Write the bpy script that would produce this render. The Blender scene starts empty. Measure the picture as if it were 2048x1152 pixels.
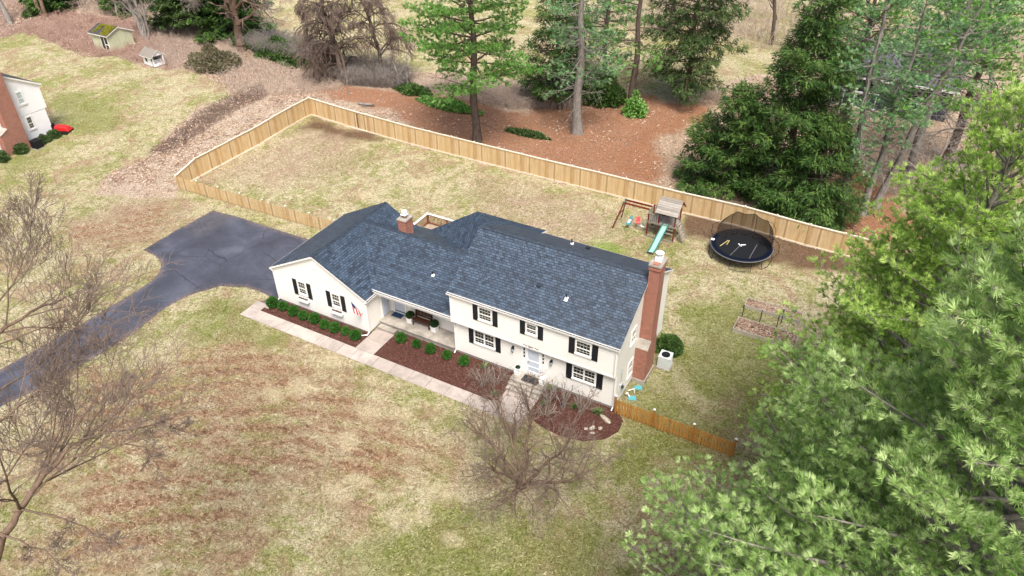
import bpy, math, random
import numpy as np
from mathutils import Vector, Matrix
sc = bpy.context.scene
col = sc.collection
PI = math.pi
R_ = math.radians

# ------------------------------------------------------------------ camera
cam_d = bpy.data.cameras.new('camera'); cam = bpy.data.objects.new('camera', cam_d); col.objects.link(cam)
cam_d.sensor_width = 36; cam_d.lens = 26.577; cam_d.clip_start = .1; cam_d.clip_end = 3000
_y, _p, _r = 2.07734875, .632150111, -.00788744629
_f = Vector((math.cos(_y)*math.cos(_p), math.sin(_y)*math.cos(_p), -math.sin(_p)))
_rt = _f.cross(Vector((0, 0, 1))).normalized(); _up = _rt.cross(_f)
_rt2 = _rt*math.cos(_r)+_up*math.sin(_r); _up2 = -_rt*math.sin(_r)+_up*math.cos(_r)
cam.matrix_world = Matrix(((_rt2.x, _up2.x, -_f.x, 20.9269), (_rt2.y, _up2.y, -_f.y, -30.2743), (_rt2.z, _up2.z, -_f.z, 31.8239), (0, 0, 0, 1)))
sc.camera = cam

# ------------------------------------------------------------------ light: bright overcast
SUN_EL, SUN_AZ = 60, -52                       # degrees; azimuth from +X towards +Y
w = bpy.data.worlds.new('World'); sc.world = w; w.use_nodes = True
nt = w.node_tree; bg = nt.nodes['Background']
sky = nt.nodes.new('ShaderNodeTexSky'); sky.sky_type = 'NISHITA'; sky.sun_disc = False
sky.sun_elevation = R_(SUN_EL); sky.sun_rotation = R_(90-SUN_AZ); sky.air_density = 1.0; sky.dust_density = 6.0; sky.ozone_density = 1.0
nt.links.new(sky.outputs[0], bg.inputs[0]); bg.inputs[1].default_value = .105
sd = bpy.data.lights.new('sun', 'SUN'); sd.energy = 2.5; sd.angle = R_(22); sd.color = (1, .96, .9)
sun = bpy.data.objects.new('sun', sd); col.objects.link(sun)
sdir = Vector((math.cos(R_(SUN_EL))*math.cos(R_(SUN_AZ)), math.cos(R_(SUN_EL))*math.sin(R_(SUN_AZ)), math.sin(R_(SUN_EL))))
sun.rotation_euler = sdir.to_track_quat('Z', 'Y').to_euler()
sc.view_settings.view_transform = 'Standard'; sc.view_settings.look = 'None'
sc.view_settings.gamma = 1; sc.view_settings.exposure = .88

# ------------------------------------------------------------------ helpers
def tag(o, label=None, cat=None, group=None, kind=None):
    if label: o['label'] = label
    if cat: o['category'] = cat
    if group: o['group'] = group
    if kind: o['kind'] = kind
    return o

def empty(name, loc=(0, 0, 0), rz=0.):
    o = bpy.data.objects.new(name, None); col.objects.link(o)
    o.empty_display_size = .3; o.location = loc; o.rotation_euler = (0, 0, rz)
    return o

def copy_tree(o, parent=None):
    c = o.copy(); col.objects.link(c)
    if parent: c.parent = parent
    for ch in list(o.children): copy_tree(ch, c)
    return c

def np_mesh(name, V, F, mats, parent=None, midx=None, smooth=False, loc=None):
    """V (n,3), F list of int arrays (m,k)"""
    me = bpy.data.meshes.new(name)
    V = np.asarray(V, np.float32)
    F = [np.asarray(f, np.int32) for f in (F if isinstance(F, list) else [F]) if len(f)]
    tot = sum(f.size for f in F); nf = sum(len(f) for f in F)
    me.vertices.add(len(V)); me.vertices.foreach_set('co', V.ravel())
    me.loops.add(tot); me.polygons.add(nf)
    li = np.concatenate([f.ravel() for f in F])
    ct = np.concatenate([np.full(len(f), f.shape[1], np.int32) for f in F])
    st = np.concatenate([[0], np.cumsum(ct)[:-1]]).astype(np.int32)
    me.loops.foreach_set('vertex_index', li)
    me.polygons.foreach_set('loop_start', st)
    try: me.polygons.foreach_set('loop_total', ct)
    except Exception: pass
    for m in (mats if isinstance(mats, (list, tuple)) else [mats]): me.materials.append(m)
    if midx is not None: me.polygons.foreach_set('material_index', np.asarray(midx, np.int32))
    if smooth: me.polygons.foreach_set('use_smooth', np.ones(nf, bool))
    me.update(calc_edges=True)
    o = bpy.data.objects.new(name, me); col.objects.link(o)
    if parent: o.parent = parent
    if loc is not None: o.location = loc
    return o

class MB:
    """collects shapes, links them as ONE mesh with box-projected UVs in metres"""
    def __init__(s): s.v = []; s.f = []; s.m = []
    def add(s, vs, fs, m=0):
        b = len(s.v); s.v += [tuple(v) for v in vs]; s.f += [tuple(i+b for i in f) for f in fs]; s.m += [m]*len(fs); return s
    def box(s, x0, x1, y0, y1, z0, z1, m=0):
        return s.add([(x0, y0, z0), (x1, y0, z0), (x1, y1, z0), (x0, y1, z0), (x0, y0, z1), (x1, y0, z1), (x1, y1, z1), (x0, y1, z1)],
                     [(0, 3, 2, 1), (4, 5, 6, 7), (0, 1, 5, 4), (1, 2, 6, 5), (2, 3, 7, 6), (3, 0, 4, 7)], m)
    def hexa(s, b, t, m=0):
        """4 bottom points ccw seen from above, 4 top points"""
        return s.add(list(b)+list(t), [(0, 3, 2, 1), (4, 5, 6, 7), (0, 1, 5, 4), (1, 2, 6, 5), (2, 3, 7, 6), (3, 0, 4, 7)], m)
    def beam(s, a, b, wx, wy=None, m=0, up=(0, 0, 1)):
        a = Vector(a); b = Vector(b); wy = wy or wx; d = (b-a).normalized(); u = Vector(up)
        if abs(d.dot(u)) > .98: u = Vector((0, 1, 0))
        x = d.cross(u).normalized()*wx/2; y = x.cross(d).normalized()*wy/2
        return s.hexa([a-x-y, a+x-y, a+x+y, a-x+y], [b-x-y, b+x-y, b+x+y, b-x+y], m)
    def tube(s, pts, r, n=8, m=0, cap=True):
        pts = [Vector(p) for p in pts]; rs = r if isinstance(r, (list, tuple)) else [r]*len(pts)
        b = len(s.v); prev = None
        for i, p in enumerate(pts):
            d = (pts[min(i+1, len(pts)-1)]-pts[max(i-1, 0)]).normalized()
            x = (prev - d*prev.dot(d)) if prev else d.cross(Vector((0, 0, 1)) if abs(d.z) < .95 else Vector((1, 0, 0)))
            x.normalize(); prev = x; y = d.cross(x)
            for k in range(n):
                a = 2*PI*k/n; s.v.append(tuple(p+(x*math.cos(a)+y*math.sin(a))*rs[i]))
        for i in range(len(pts)-1):
            for k in range(n):
                s.f.append((b+i*n+k, b+i*n+(k+1) % n, b+(i+1)*n+(k+1) % n, b+(i+1)*n+k)); s.m.append(m)
        if cap:
            s.f.append(tuple(b+k for k in range(n))[::-1]); s.m.append(m)
            e = b+(len(pts)-1)*n; s.f.append(tuple(e+k for k in range(n))); s.m.append(m)
        return s
    def prism(s, poly, axis, a, b, m=0):
        """poly = list of 2-tuples; axis 'x': (y,z) swept x a..b ; 'y': (x,z) ; 'z': (x,y)"""
        f = {'x': lambda p, t: (t, p[0], p[1]), 'y': lambda p, t: (p[0], t, p[1]), 'z': lambda p, t: (p[0], p[1], t)}[axis]
        n = len(poly); vs = [f(p, a) for p in poly]+[f(p, b) for p in poly]
        return s.add(vs, [tuple(range(n))[::-1], tuple(range(n, 2*n))]+[(i, (i+1) % n, (i+1) % n+n, i+n) for i in range(n)], m)
    def slab(s, pts, th, mt=0, ms=1):
        """roof slab: top polygon (3D, ccw seen from above), dropped by th"""
        n = len(pts); vs = [tuple(p) for p in pts]+[(p[0], p[1], p[2]-th) for p in pts]
        s.add(vs, [tuple(range(n))], mt)
        b = len(s.v)-2*n
        s.f += [tuple(b+n+i for i in range(n))[::-1]]+[(b+i, b+n+i, b+n+(i+1) % n, b+(i+1) % n) for i in range(n)]
        s.m += [ms]*(n+1); return s
    def lathe(s, prof, c=(0, 0, 0), n=16, m=0):
        b = len(s.v)
        for r, z in prof:
            for k in range(n):
                a = 2*PI*k/n; s.v.append((c[0]+r*math.cos(a), c[1]+r*math.sin(a), c[2]+z))
        for i in range(len(prof)-1):
            for k in range(n):
                s.f.append((b+i*n+k, b+i*n+(k+1) % n, b+(i+1)*n+(k+1) % n, b+(i+1)*n+k)); s.m.append(m)
        s.f.append(tuple(b+k for k in range(n))[::-1]); s.m.append(m)
        e = b+(len(prof)-1)*n; s.f.append(tuple(e+k for k in range(n))); s.m.append(m)
        return s
    def build(s, name, mats, parent=None, loc=None, bevel=0., smooth=False, fix=True):
        me = bpy.data.meshes.new(name); me.from_pydata(s.v, [], s.f)
        for m in (mats if isinstance(mats, (list, tuple)) else [mats]): me.materials.append(m)
        me.polygons.foreach_set('material_index', s.m)
        if fix:
            import bmesh
            bm = bmesh.new(); bm.from_mesh(me); bmesh.ops.recalc_face_normals(bm, faces=bm.faces)
            if bevel: bmesh.ops.bevel(bm, geom=list(bm.edges), offset=bevel, segments=1, affect='EDGES', clamp_overlap=True)
            bm.to_mesh(me); bm.free()
        if smooth: me.polygons.foreach_set('use_smooth', [True]*len(me.polygons))
        uv = me.uv_layers.new(name='UVMap').data
        for p in me.polygons:
            n = p.normal
            if abs(n.z) > .97: ua, va = Vector((1, 0, 0)), Vector((0, 1, 0))
            else:
                va = (Vector((0, 0, 1))-n*n.z).normalized(); ua = va.cross(n)
            for li in p.loop_indices:
                c = me.vertices[me.loops[li].vertex_index].co; uv[li].uv = (ua.dot(c), va.dot(c))
        me.update()
        o = bpy.data.objects.new(name, me); col.objects.link(o)
        if parent: o.parent = parent
        if loc is not None: o.location = loc
        return o

# ------------------------------------------------------------------ materials
MATS = {}
class NT:
    def __init__(s, name, rough=.8, spec=.3):
        s.m = bpy.data.materials.new(name); s.m.use_nodes = True; s.t = s.m.node_tree; s.b = s.t.nodes['Principled BSDF']
        s.b.inputs['Roughness'].default_value = rough; s.b.inputs['Specular IOR Level'].default_value = spec; MATS[name] = s.m
    def n(s, typ, **kw):
        x = s.t.nodes.new('ShaderNode'+typ)
        for k, v in kw.items():
            if k in x.inputs.keys(): x.inputs[k].default_value = v
            else: setattr(x, k, v)
        return x
    def l(s, a, b): s.t.links.new(a, b)
    def noise(s, scale, detail=4, rough=.6, dist=0., vec=None):
        x = s.n('TexNoise'); x.inputs['Scale'].default_value = scale; x.inputs['Detail'].default_value = detail
        x.inputs['Roughness'].default_value = rough; x.inputs['Distortion'].default_value = dist
        s.l(vec if vec is not None else s.obj(), x.inputs['Vector']); return x.outputs['Fac']
    def obj(s):
        if not hasattr(s, '_tc'): s._tc = s.t.nodes.new('ShaderNodeNewGeometry')
        return s._tc.outputs['Position']
    def oc(s):
        if not hasattr(s, '_t2'): s._t2 = s.t.nodes.new('ShaderNodeTexCoord')
        return s._t2.outputs['Object']
    def uv(s):
        if not hasattr(s, '_t2'): s._t2 = s.t.nodes.new('ShaderNodeTexCoord')
        return s._t2.outputs['UV']
    def scale(s, vec, sc_, rot=(0, 0, 0)):
        x = s.n('Mapping'); x.inputs['Scale'].default_value = sc_; x.inputs['Rotation'].default_value = rot; s.l(vec, x.inputs['Vector']); return x.outputs[0]
    def ramp(s, fac, stops, interp='LINEAR'):
        x = s.n('ValToRGB'); cr = x.color_ramp; cr.interpolation = interp
        while len(cr.elements) < len(stops): cr.elements.new(.5)
        for e, (p, c) in zip(cr.elements, stops): e.position = p; e.color = (c[0], c[1], c[2], 1) if isinstance(c, tuple) else (c, c, c, 1)
        s.l(fac, x.inputs[0]); return x.outputs[0]
    def mix(s, fac, a, b, mode='MIX'):
        x = s.n('MixRGB', blend_type=mode)
        for v, i in ((fac, 0), (a, 1), (b, 2)):
            if isinstance(v, (int, float)): x.inputs[i].default_value = v if i == 0 else (v, v, v, 1)
            elif isinstance(v, tuple): x.inputs[i].default_value = (*v, 1)
            else: s.l(v, x.inputs[i])
        return x.outputs[0]
    def math(s, op, a, b=0., c=0.):
        x = s.n('Math', operation=op)
        for v, i in ((a, 0), (b, 1), (c, 2)):
            if isinstance(v, (int, float)): x.inputs[i].default_value = v
            else: s.l(v, x.inputs[i])
        return x.outputs[0]
    def attr(s, name):
        x = s.n('Attribute', attribute_name=name); return x.outputs['Fac']
    def island(s): 
        x = s.t.nodes.new('ShaderNodeNewGeometry'); return x.outputs['Random Per Island']
    def orand(s):
        x = s.t.nodes.new('ShaderNodeObjectInfo'); return x.outputs['Random']
    def color(s, c):
        if isinstance(c, tuple): s.b.inputs['Base Color'].default_value = (*c, 1)
        else: s.l(c, s.b.inputs['Base Color'])
        return s
    def bump(s, h, strength=.5, dist=.05):
        x = s.n('Bump'); x.inputs['Strength'].default_value = strength; x.inputs['Distance'].default_value = dist
        s.l(h, x.inputs['Height']); s.l(x.outputs[0], s.b.inputs['Normal']); return s

def plain(name, c, rough=.6, var=.12, scale=3., spec=.3, bump=0.):
    t = NT(name, rough, spec); n = t.noise(scale, 5, .65)
    d = tuple(max(0, x*(1-var*1.6)) for x in c); u = tuple(x*(1+var) for x in c)
    t.color(t.ramp(n, [(.3, d), (.7, u)]))
    if bump: t.bump(t.noise(scale*6, 4), bump, .02)
    return t.m

M = {}
M['trim'] = plain('white_trim', (.80, .79, .77), .5, .03, 2)
M['white'] = plain('white_paint', (.82, .82, .82), .45, .04, 3)
M['door'] = plain('pale_grey_door', (.52, .58, .66), .4, .04, 2)
M['black'] = plain('black_metal', (.012, .012, .014), .4, .2, 8)
M['shutter'] = None
M['soil'] = plain('dry_soil', (.10, .065, .04), .95, .5, 30, bump=.5)
M['concrete'] = plain('grey_concrete', (.34, .31, .27), .85, .25, 1.7, bump=.15)
M['found'] = plain('foundation_grey', (.26, .25, .23), .9, .15, 4)
M['ac'] = plain('pale_grey_enamel', (.56, .60, .60), .45, .05, 3)
M['metal'] = plain('galvanised_metal', (.5, .52, .53), .4, .1, 5)
M['tubegrey'] = plain('grey_foam_tube', (.16, .16, .17), .6, .1, 5)
M['pipe'] = plain('black_pipe', (.015, .015, .018), .5, .1, 5)
M['teal'] = plain('teal_plastic', (.02, .33, .42), .35, .08, 6)
M['aqua'] = plain('pale_aqua_plastic', (.10, .36, .40), .5, .1, 6)
M['pink'] = plain('pink_plastic', (.80, .16, .17), .4, .08, 6)
M['red'] = plain('red_paint', (.5, .02, .02), .4, .1, 4)
M['slide'] = plain('pale_green_slide_plastic', (.26, .46, .41), .35, .08, 5)
M['slide_d'] = plain('dark_green_slide_rim', (.03, .15, .13), .4, .1, 5)
M['bench'] = plain('dark_stained_wood', (.07, .028, .017), .5, .3, 12)
M['mat'] = plain('navy_coir_mat', (.012, .03, .075), .95, .3, 20)
M['gmat'] = plain('dark_rubber_mat', (.03, .032, .035), .9, .3, 20)
M['rope'] = plain('yellow_rope', (.6, .5, .2), .7, .1, 5)
M['rock'] = plain('pale_fieldstone', (.42, .38, .31), .9, .3, 7, bump=.5)
M['brown_rail'] = plain('redwood_stain_rail', (.22, .07, .03), .7, .2, 8)
M['red_wood'] = plain('dark_red_painted_wood', (.17, .02, .018), .6, .25, 9)
M['star_blue'] = plain('flag_blue', (.02, .04, .16), .8, .05, 5)
M['flag_red'] = plain('flag_red', (.45, .01, .03), .8, .05, 5)
M['moss'] = plain('roof_moss', (.22, .21, .02), .95, .5, 6, bump=.6)

def siding(name, c, lap=.15):
    t = NT(name, .55, .25); p = t.obj(); s = t.n('SeparateXYZ'); t.l(p, s.inputs[0])
    f = t.math('FRACT', t.math('DIVIDE', s.outputs[2], lap))
    n = t.noise(.9, 4, .6)
    base = t.ramp(n, [(.3, tuple(x*.95 for x in c)), (.7, c)])
    gap = t.ramp(f, [(0, .70), (.13, .98), (.16, 1.0)])   # shade under each lap, painted into the colour as a dark line
    t.color(t.mix(1., base, gap, 'MULTIPLY'))
    t.bump(t.math('MULTIPLY', t.math('SUBTRACT', 1., f), 1.), .35, .012); return t.m
M['siding'] = siding('cream_clapboard', (.85, .835, .79))
M['nsiding'] = siding('white_clapboard', (.84, .85, .87), .13)

t = NT('black_louvred_shutter', .5, .3); s = t.n('SeparateXYZ'); t.l(t.obj(), s.inputs[0])
f = t.math('FRACT', t.math('DIVIDE', s.outputs[2], .06)); t.color((.012, .014, .02)); t.bump(f, .6, .015); M['shutter'] = t.m
t = NT('dark_window_glass', .06, .8); t.color(t.ramp(t.noise(3, 2), [(.3, (.008, .012, .012)), (.7, (.035, .045, .04))])); M['glass'] = t.m
t = NT('pale_window_glass', .1, .8); t.color((.42, .52, .55)); M['nglass'] = t.m

def brick(name, c1, c2, mortar):
    t = NT(name, .85, .2); b = t.n('TexBrick'); b.inputs['Scale'].default_value = 1; b.inputs['Brick Width'].default_value = .21
    b.inputs['Row Height'].default_value = .074; b.inputs['Mortar Size'].default_value = .009; b.inputs['Bias'].default_value = -.1
    b.inputs['Color1'].default_value = (*c1, 1); b.inputs['Color2'].default_value = (*c2, 1); b.inputs['Mortar'].default_value = (*mortar, 1)
    t.l(t.uv(), b.inputs['Vector']); t.color(t.mix(.35, b.outputs['Color'], t.ramp(t.noise(2.2, 5), [(.25, .35), (.75, 1.)]), 'MULTIPLY'))
    t.bump(t.math('SUBTRACT', 1., b.outputs['Fac']), .4, .01); return t.m
M['brick'] = brick('red_brick', (.44, .12, .07), (.22, .06, .04), (.46, .38, .31))
M['nbrick'] = brick('orange_red_brick', (.36, .11, .07), (.26, .075, .05), (.42, .34, .28))

def shingle(name, light, dark, shadow):
    t = NT(name, .55, .5); b = t.n('TexBrick'); b.offset = .37; b.inputs['Scale'].default_value = 1
    b.inputs['Brick Width'].default_value = .30; b.inputs['Row Height'].default_value = .165; b.inputs['Mortar Size'].default_value = .017
    b.inputs['Mortar Smooth'].default_value = .25
    b.inputs['Color1'].default_value = (*light, 1); b.inputs['Color2'].default_value = (*dark, 1); b.inputs['Mortar'].default_value = (*shadow, 1); b.inputs['Bias'].default_value = -.1
    v = t.uv(); t.l(v, b.inputs['Vector'])
    b2 = t.n('TexBrick'); b2.offset = .61; b2.inputs['Scale'].default_value = 1; b2.inputs['Brick Width'].default_value = .23; b2.inputs['Row Height'].default_value = .165
    b2.inputs['Mortar Size'].default_value = 0; b2.inputs['Color1'].default_value = (1, 1, 1, 1); b2.inputs['Color2'].default_value = (.10, .12, .16, 1); b2.inputs['Bias'].default_value = -.25
    t.l(v, b2.inputs['Vector'])
    c = t.mix(.8, b.outputs['Color'], b2.outputs['Color'], 'MULTIPLY')
    c = t.mix(.5, c, t.ramp(t.noise(.8, 5), [(.3, .7), (.7, 1.)]), 'MULTIPLY')
    t.color(c); t.bump(t.math('SUBTRACT', 1., b.outputs['Fac']), .5, .02); return t.m
M['shingle'] = shingle('slate_blue_shingles', (.066, .103, .155), (.036, .057, .09), (.007, .011, .02))
M['ridge'] = plain('ridge_shingles', (.032, .046, .068), .6, .5, 9)
M['nroof'] = shingle('neighbour_grey_shingles', (.12, .11, .10), (.07, .065, .06), (.03, .03, .03))

def wood(name, cs, vert=True, rough=.75):
    t = NT(name, rough, .2); g = t.noise(1, 5, .65, .3, t.scale(t.obj(), (9, 9, 1.2) if vert else (2, 2, 9)))
    c = t.ramp(t.island(), [(i/(len(cs)-1), c) for i, c in enumerate(cs)])
    t.color(t.mix(.6, c, t.ramp(g, [(.3, .62), (.65, 1.05)]), 'MULTIPLY')); t.bump(g, .25, .01); return t.m
M['fence'] = wood('new_cedar_boards', [(.48, .33, .17), (.62, .46, .26), (.53, .36, .18), (.38, .25, .125), (.66, .50, .30)])
M['fence_o'] = wood('oiled_cedar_boards', [(.40, .19, .045), (.46, .24, .06), (.34, .15, .035), (.48, .26, .07)])
M['rail'] = wood('fence_top_rail_wood', [(.80, .72, .60), (.70, .61, .48)], False)
M['grey_wood'] = wood('weathered_grey_wood', [(.26, .23, .20), (.34, .31, .27), (.21, .19, .165), (.40, .37, .33)], False)
M['bed_wood'] = wood('weathered_pale_planks', [(.38, .34, .28), (.46, .42, .35)], False)
M['deckw'] = wood('deck_boards', [(.42, .33, .25), (.36, .28, .21)], False)
M['shedw'] = wood('mildewed_pale_green_boards', [(.62, .63, .46), (.54, .57, .38), (.68, .67, .54)])

def bark(name, a, b, sc_=3.):
    t = NT(name, .9, .15); n = t.noise(1, 6, .7, .5, t.scale(t.oc(), (sc_*2, sc_*2, sc_*.6)))
    t.color(t.ramp(n, [(.28, a), (.72, b)])); t.bump(n, .7, .04); return t.m
M['bark_d'] = bark('dark_pine_bark', (.045, .032, .024), (.17, .13, .11))
M['bark_g'] = bark('grey_bark', (.10, .09, .08), (.34, .31, .28))
M['bark_b'] = bark('brown_bark', (.08, .05, .035), (.24, .17, .125))
M['twig_g'] = bark('grey_twigs', (.16, .14, .125), (.40, .36, .33))
M['twig_b'] = bark('brown_grey_twigs', (.10, .07, .055), (.30, .23, .19))
M['twig_p'] = bark('pinkish_brown_twigs', (.20, .13, .115), (.44, .34, .30))
M['twig_r'] = bark('reddish_bramble_canes', (.30, .17, .14), (.60, .43, .36))
M['cane'] = bark('pale_dead_canes', (.34, .25, .20), (.66, .56, .48))

def leaf(name, a, b, c, tr=.25, rough=.55, tone=False):
    t = NT(name, rough, .3); i = t.island(); n = t.noise(.55, 3, .6)
    if tone: i = t.math('ADD', t.math('MULTIPLY', i, .3), t.math('MULTIPLY', t.attr('tone'), .7))
    col_ = t.ramp(t.math('ADD', t.math('MULTIPLY', i, .55), t.math('MULTIPLY', n, .45)), [(.2, a), (.5, b), (.8, c)])
    t.color(col_)
    tb = t.n('BsdfTranslucent'); t.l(col_, tb.inputs[0]); mx = t.n('MixShader'); mx.inputs[0].default_value = tr
    t.l(t.b.outputs[0], mx.inputs[1]); t.l(tb.outputs[0], mx.inputs[2]); t.l(mx.outputs[0], t.t.nodes['Material Output'].inputs[0]); return t.m
M['pine_near'] = leaf('white_pine_needles', (.06, .15, .025), (.37, .55, .17), (.76, .88, .48), .36, tone=True)
M['pine_lime'] = leaf('yellow_green_pine_needles', (.08, .18, .02), (.37, .56, .11), (.74, .86, .34), .36, tone=True)
M['pine_far'] = leaf('fresh_green_pine_needles', (.03, .10, .015), (.15, .35, .06), (.38, .60, .20), tone=True)
M['pine_blue'] = leaf('blue_green_pine_needles', (.04, .12, .04), (.18, .36, .15), (.42, .60, .31), tone=True)
M['hemlock'] = leaf('dark_hemlock_needles', (.022, .055, .014), (.055, .125, .025), (.17, .27, .06), tone=True)
M['cedar'] = leaf('dark_cedar_foliage', (.025, .055, .015), (.06, .11, .03), (.13, .19, .06), tone=True)
M['box'] = leaf('boxwood_leaves', (.012, .05, .007), (.03, .115, .012), (.075, .20, .03), .15)
M['topiary'] = leaf('topiary_leaves', (.008, .03, .008), (.02, .06, .015), (.03, .09, .02), .1)
M['shrub'] = leaf('dark_shrub_leaves', (.02, .05, .012), (.05, .10, .025), (.11, .16, .05), .15)
M['olive'] = leaf('olive_brown_twiggy_leaves', (.07, .065, .035), (.14, .13, .07), (.28, .24, .16), .1)
M['iris'] = leaf('strap_leaves', (.06, .12, .03), (.12, .2, .06), (.2, .27, .1), .2)
M['litterleaf'] = leaf('dead_leaves', (.16, .085, .05), (.42, .28, .20), (.74, .60, .48), .1)
M['deadgrass'] = leaf('dead_grass_blades', (.14, .10, .045), (.46, .38, .20), (.80, .72, .48), .1)
M['mulchchip'] = leaf('mulch_chips', (.05, .022, .016), (.10, .045, .034), (.20, .10, .075), 0.)

# ------------------------------------------------------------------ ground
FZX, FZZ = zip((-60, .95), (-45, .95), (-31.65, .92), (-26.8, .70), (-19.4, .55), (-4.8, .66), (0, .75), (7, .8), (12, .95), (17, .8), (30, .8), (60, .8))
def zg(x, y):
    f = np.interp(x, FZX, FZZ); t = np.clip((np.asarray(y, float)-6)/15., 0, 1); return f*t*t*(3-2*t)
def zgf(x, y): return float(zg(x, y))

def sdist(px, py, poly):
    """>0 inside"""
    d = np.full(px.shape, 1e9); ins = np.zeros(px.shape, bool); n = len(poly)
    for i in range(n):
        x0, y0 = poly[i]; x1, y1 = poly[(i+1) % n]; ex, ey = x1-x0, y1-y0
        t = np.clip(((px-x0)*ex+(py-y0)*ey)/(ex*ex+ey*ey+1e-9), 0, 1)
        d = np.minimum(d, np.hypot(px-x0-t*ex, py-y0-t*ey))
        c = ((y0 <= py) & (y1 > py)) | ((y1 <= py) & (y0 > py))
        ins ^= c & (px < x0+(py-y0)*ex/(ey if abs(ey) > 1e-9 else 1e-9))
    return np.where(ins, d, -d)
def vnoise(x, y, s, seed):
    rg = np.random.RandomState(seed); T = rg.rand(256, 256); x = x/s+137.3; y = y/s+71.9
    xi = np.floor(x).astype(int); yi = np.floor(y).astype(int); fx = x-xi; fy = y-yi; fx = fx*fx*(3-2*fx); fy = fy*fy*(3-2*fy)
    g = lambda a, b: T[a % 256, b % 256]
    return (g(xi, yi)*(1-fx)+g(xi+1, yi)*fx)*(1-fy)+(g(xi, yi+1)*(1-fx)+g(xi+1, yi+1)*fx)*fy
def fbm(x, y, s, seed): return .5*vnoise(x, y, s, seed)+.3*vnoise(x, y, s*.47, seed+1)+.2*vnoise(x, y, s*.21, seed+2)

Z = {
 'litter': ([[(-83.3, 23.1), (-82.7, 26.8), (-71.0, 24.2), (-66.4, 23.6), (-64.0, 25.4), (-56.6, 24.6), (-52.8, 26.1), (-46.3, 25.0), (-42.8, 22.2), (-43.2, 19.1), (-41.7, 14.4), (-40.2, 10.0), (-40.4, 5.7), (-38.4, 2.1), (-31.9, 5.6), (-33.1, 6.9), (-31.7, 22.9), (5.5, 22.3), (20.1, 22.0), (25.4, 21.3), (36, 21), (60, 30), (60, 75), (31.3, 69.1), (4.4, 54.9), (-1.4, 43.1), (-6.4, 44.6), (-25.6, 39.4), (-33.2, 36.5), (-40.3, 34.5), (-52.7, 35.9), (-63.0, 44.5), (-73.6, 47.2), (-86.6, 40.4), (-120.0, 40.5), (-120, 24)]], .9, .5),
 'tan': ([[(-1.4, 33.5), (1.9, 46.9), (5.6, 53.5), (12.5, 50.6), (30, 52), (34.7, 36.4), (26.6, 27.8), (19.6, 26.5), (3.4, 25.4), (-.5, 26.5)]], 1.8, .8),
 'needle': ([[(-36.2, 27.2), (-34.8, 31.3), (-27.9, 33.0), (-22.5, 34.6), (-12.9, 33.7), (-13.3, 40.3), (-6.1, 43.9), (3.1, 44.3), (4.0, 41.0), (1.5, 35.0), (3.0, 29.0), (5.0, 25.0), (-4.0, 24.6), (-11.7, 24.0), (-20.1, 25.2), (-26.4, 28.0), (-30.3, 27.0)], [(15.3, 28.6), (17.4, 40.3), (22.7, 30.8), (26.8, 24.9), (19.9, 22.3), (10.6, 23.0)]], 1.8, .9),
 'redbrush': ([[(-120, 24), (-83.3, 22.1), (-82.7, 25.8), (-70.4, 24.3), (-65.9, 23.9), (-64.2, 25.2), (-57.9, 24.9), (-54.6, 25.1), (-56, 31), (-71.0, 36.0), (-86.4, 34.3), (-120, 34)]], 1.2, .7),
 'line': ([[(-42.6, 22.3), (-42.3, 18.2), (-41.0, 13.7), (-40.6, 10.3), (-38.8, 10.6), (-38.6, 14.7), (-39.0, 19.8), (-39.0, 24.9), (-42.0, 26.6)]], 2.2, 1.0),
 'dirt': ([[(7.8, 22.1), (9.8, 22.4), (20.1, 23.4), (24.4, 21.8), (17.3, 19.1), (15.2, 19.0), (11.2, 18.7), (8.4, 18.9)], [(-31.2, 22.7), (-24.4, 23.1), (-22.3, 21.7), (-26.9, 20.3), (-30.6, 20.0)]], 1.8, .9),  # bare earth behind the trampoline; second patch paints fence-corner shade into the ground
 'green': ([[(-61.6, 14.2), (-58.4, 16.8), (-45.9, 13.7), (-48.1, 10.6), (-54.3, 10.1)], [(-51.1, 2.2), (-52.3, 8.7), (-49.0, 9.2), (-47.8, 2.2), (-47.4, -.2)], [(-18.7, -4.7), (-18.0, -2.6), (-14.6, -2.6), (-14.6, -4.2), (-10.7, -4.5), (-13.9, -6.2), (-16.6, -6.5)], [(11.0, -.2), (11.4, 3), (13.5, 3.5), (16.6, .9), (16.7, -2.3), (15.4, -4.1), (12.4, -5.0), (10.6, -3.3)], [(1.8, -15.3), (6.1, -11.3), (13.4, -8.0), (16.5, -9.2), (6.2, -16.8)], [(11.5, 6), (11.5, 13), (15, 15), (20, 11), (21, 3), (14, 4)]], 2.4, 1.4),
 'worn': ([[(-31.3, 22.2), (-24, 21.6), (-20.5, 18), (-22, 13.5), (-26, 9.5), (-32.3, 7.8), (-32, 14)], [(-36, 5), (-29, 5.5), (-27.8, 1), (-29, -3), (-36, -3)], [(-12, 20), (-3, 20.5), (6, 17), (2, 13), (-8, 14)]], 3.5, 1.3),
 'thatch': ([[(-11.1, -4.4), (-2.4, -5.3), (3.5, -6.7), (4.2, -9.2), (2.4, -11.2), (-1.8, -14.2), (-1.0, -19.1), (-8.2, -22.9), (-16.5, -17.1), (-18.0, -13.1), (-15.0, -7.4)], [(-35.0, .6), (-31.6, 4.2), (-28.2, -.1), (-31.2, -3.3), (-35.8, -2.5)]], 5.0, 1.5),
}
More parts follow.
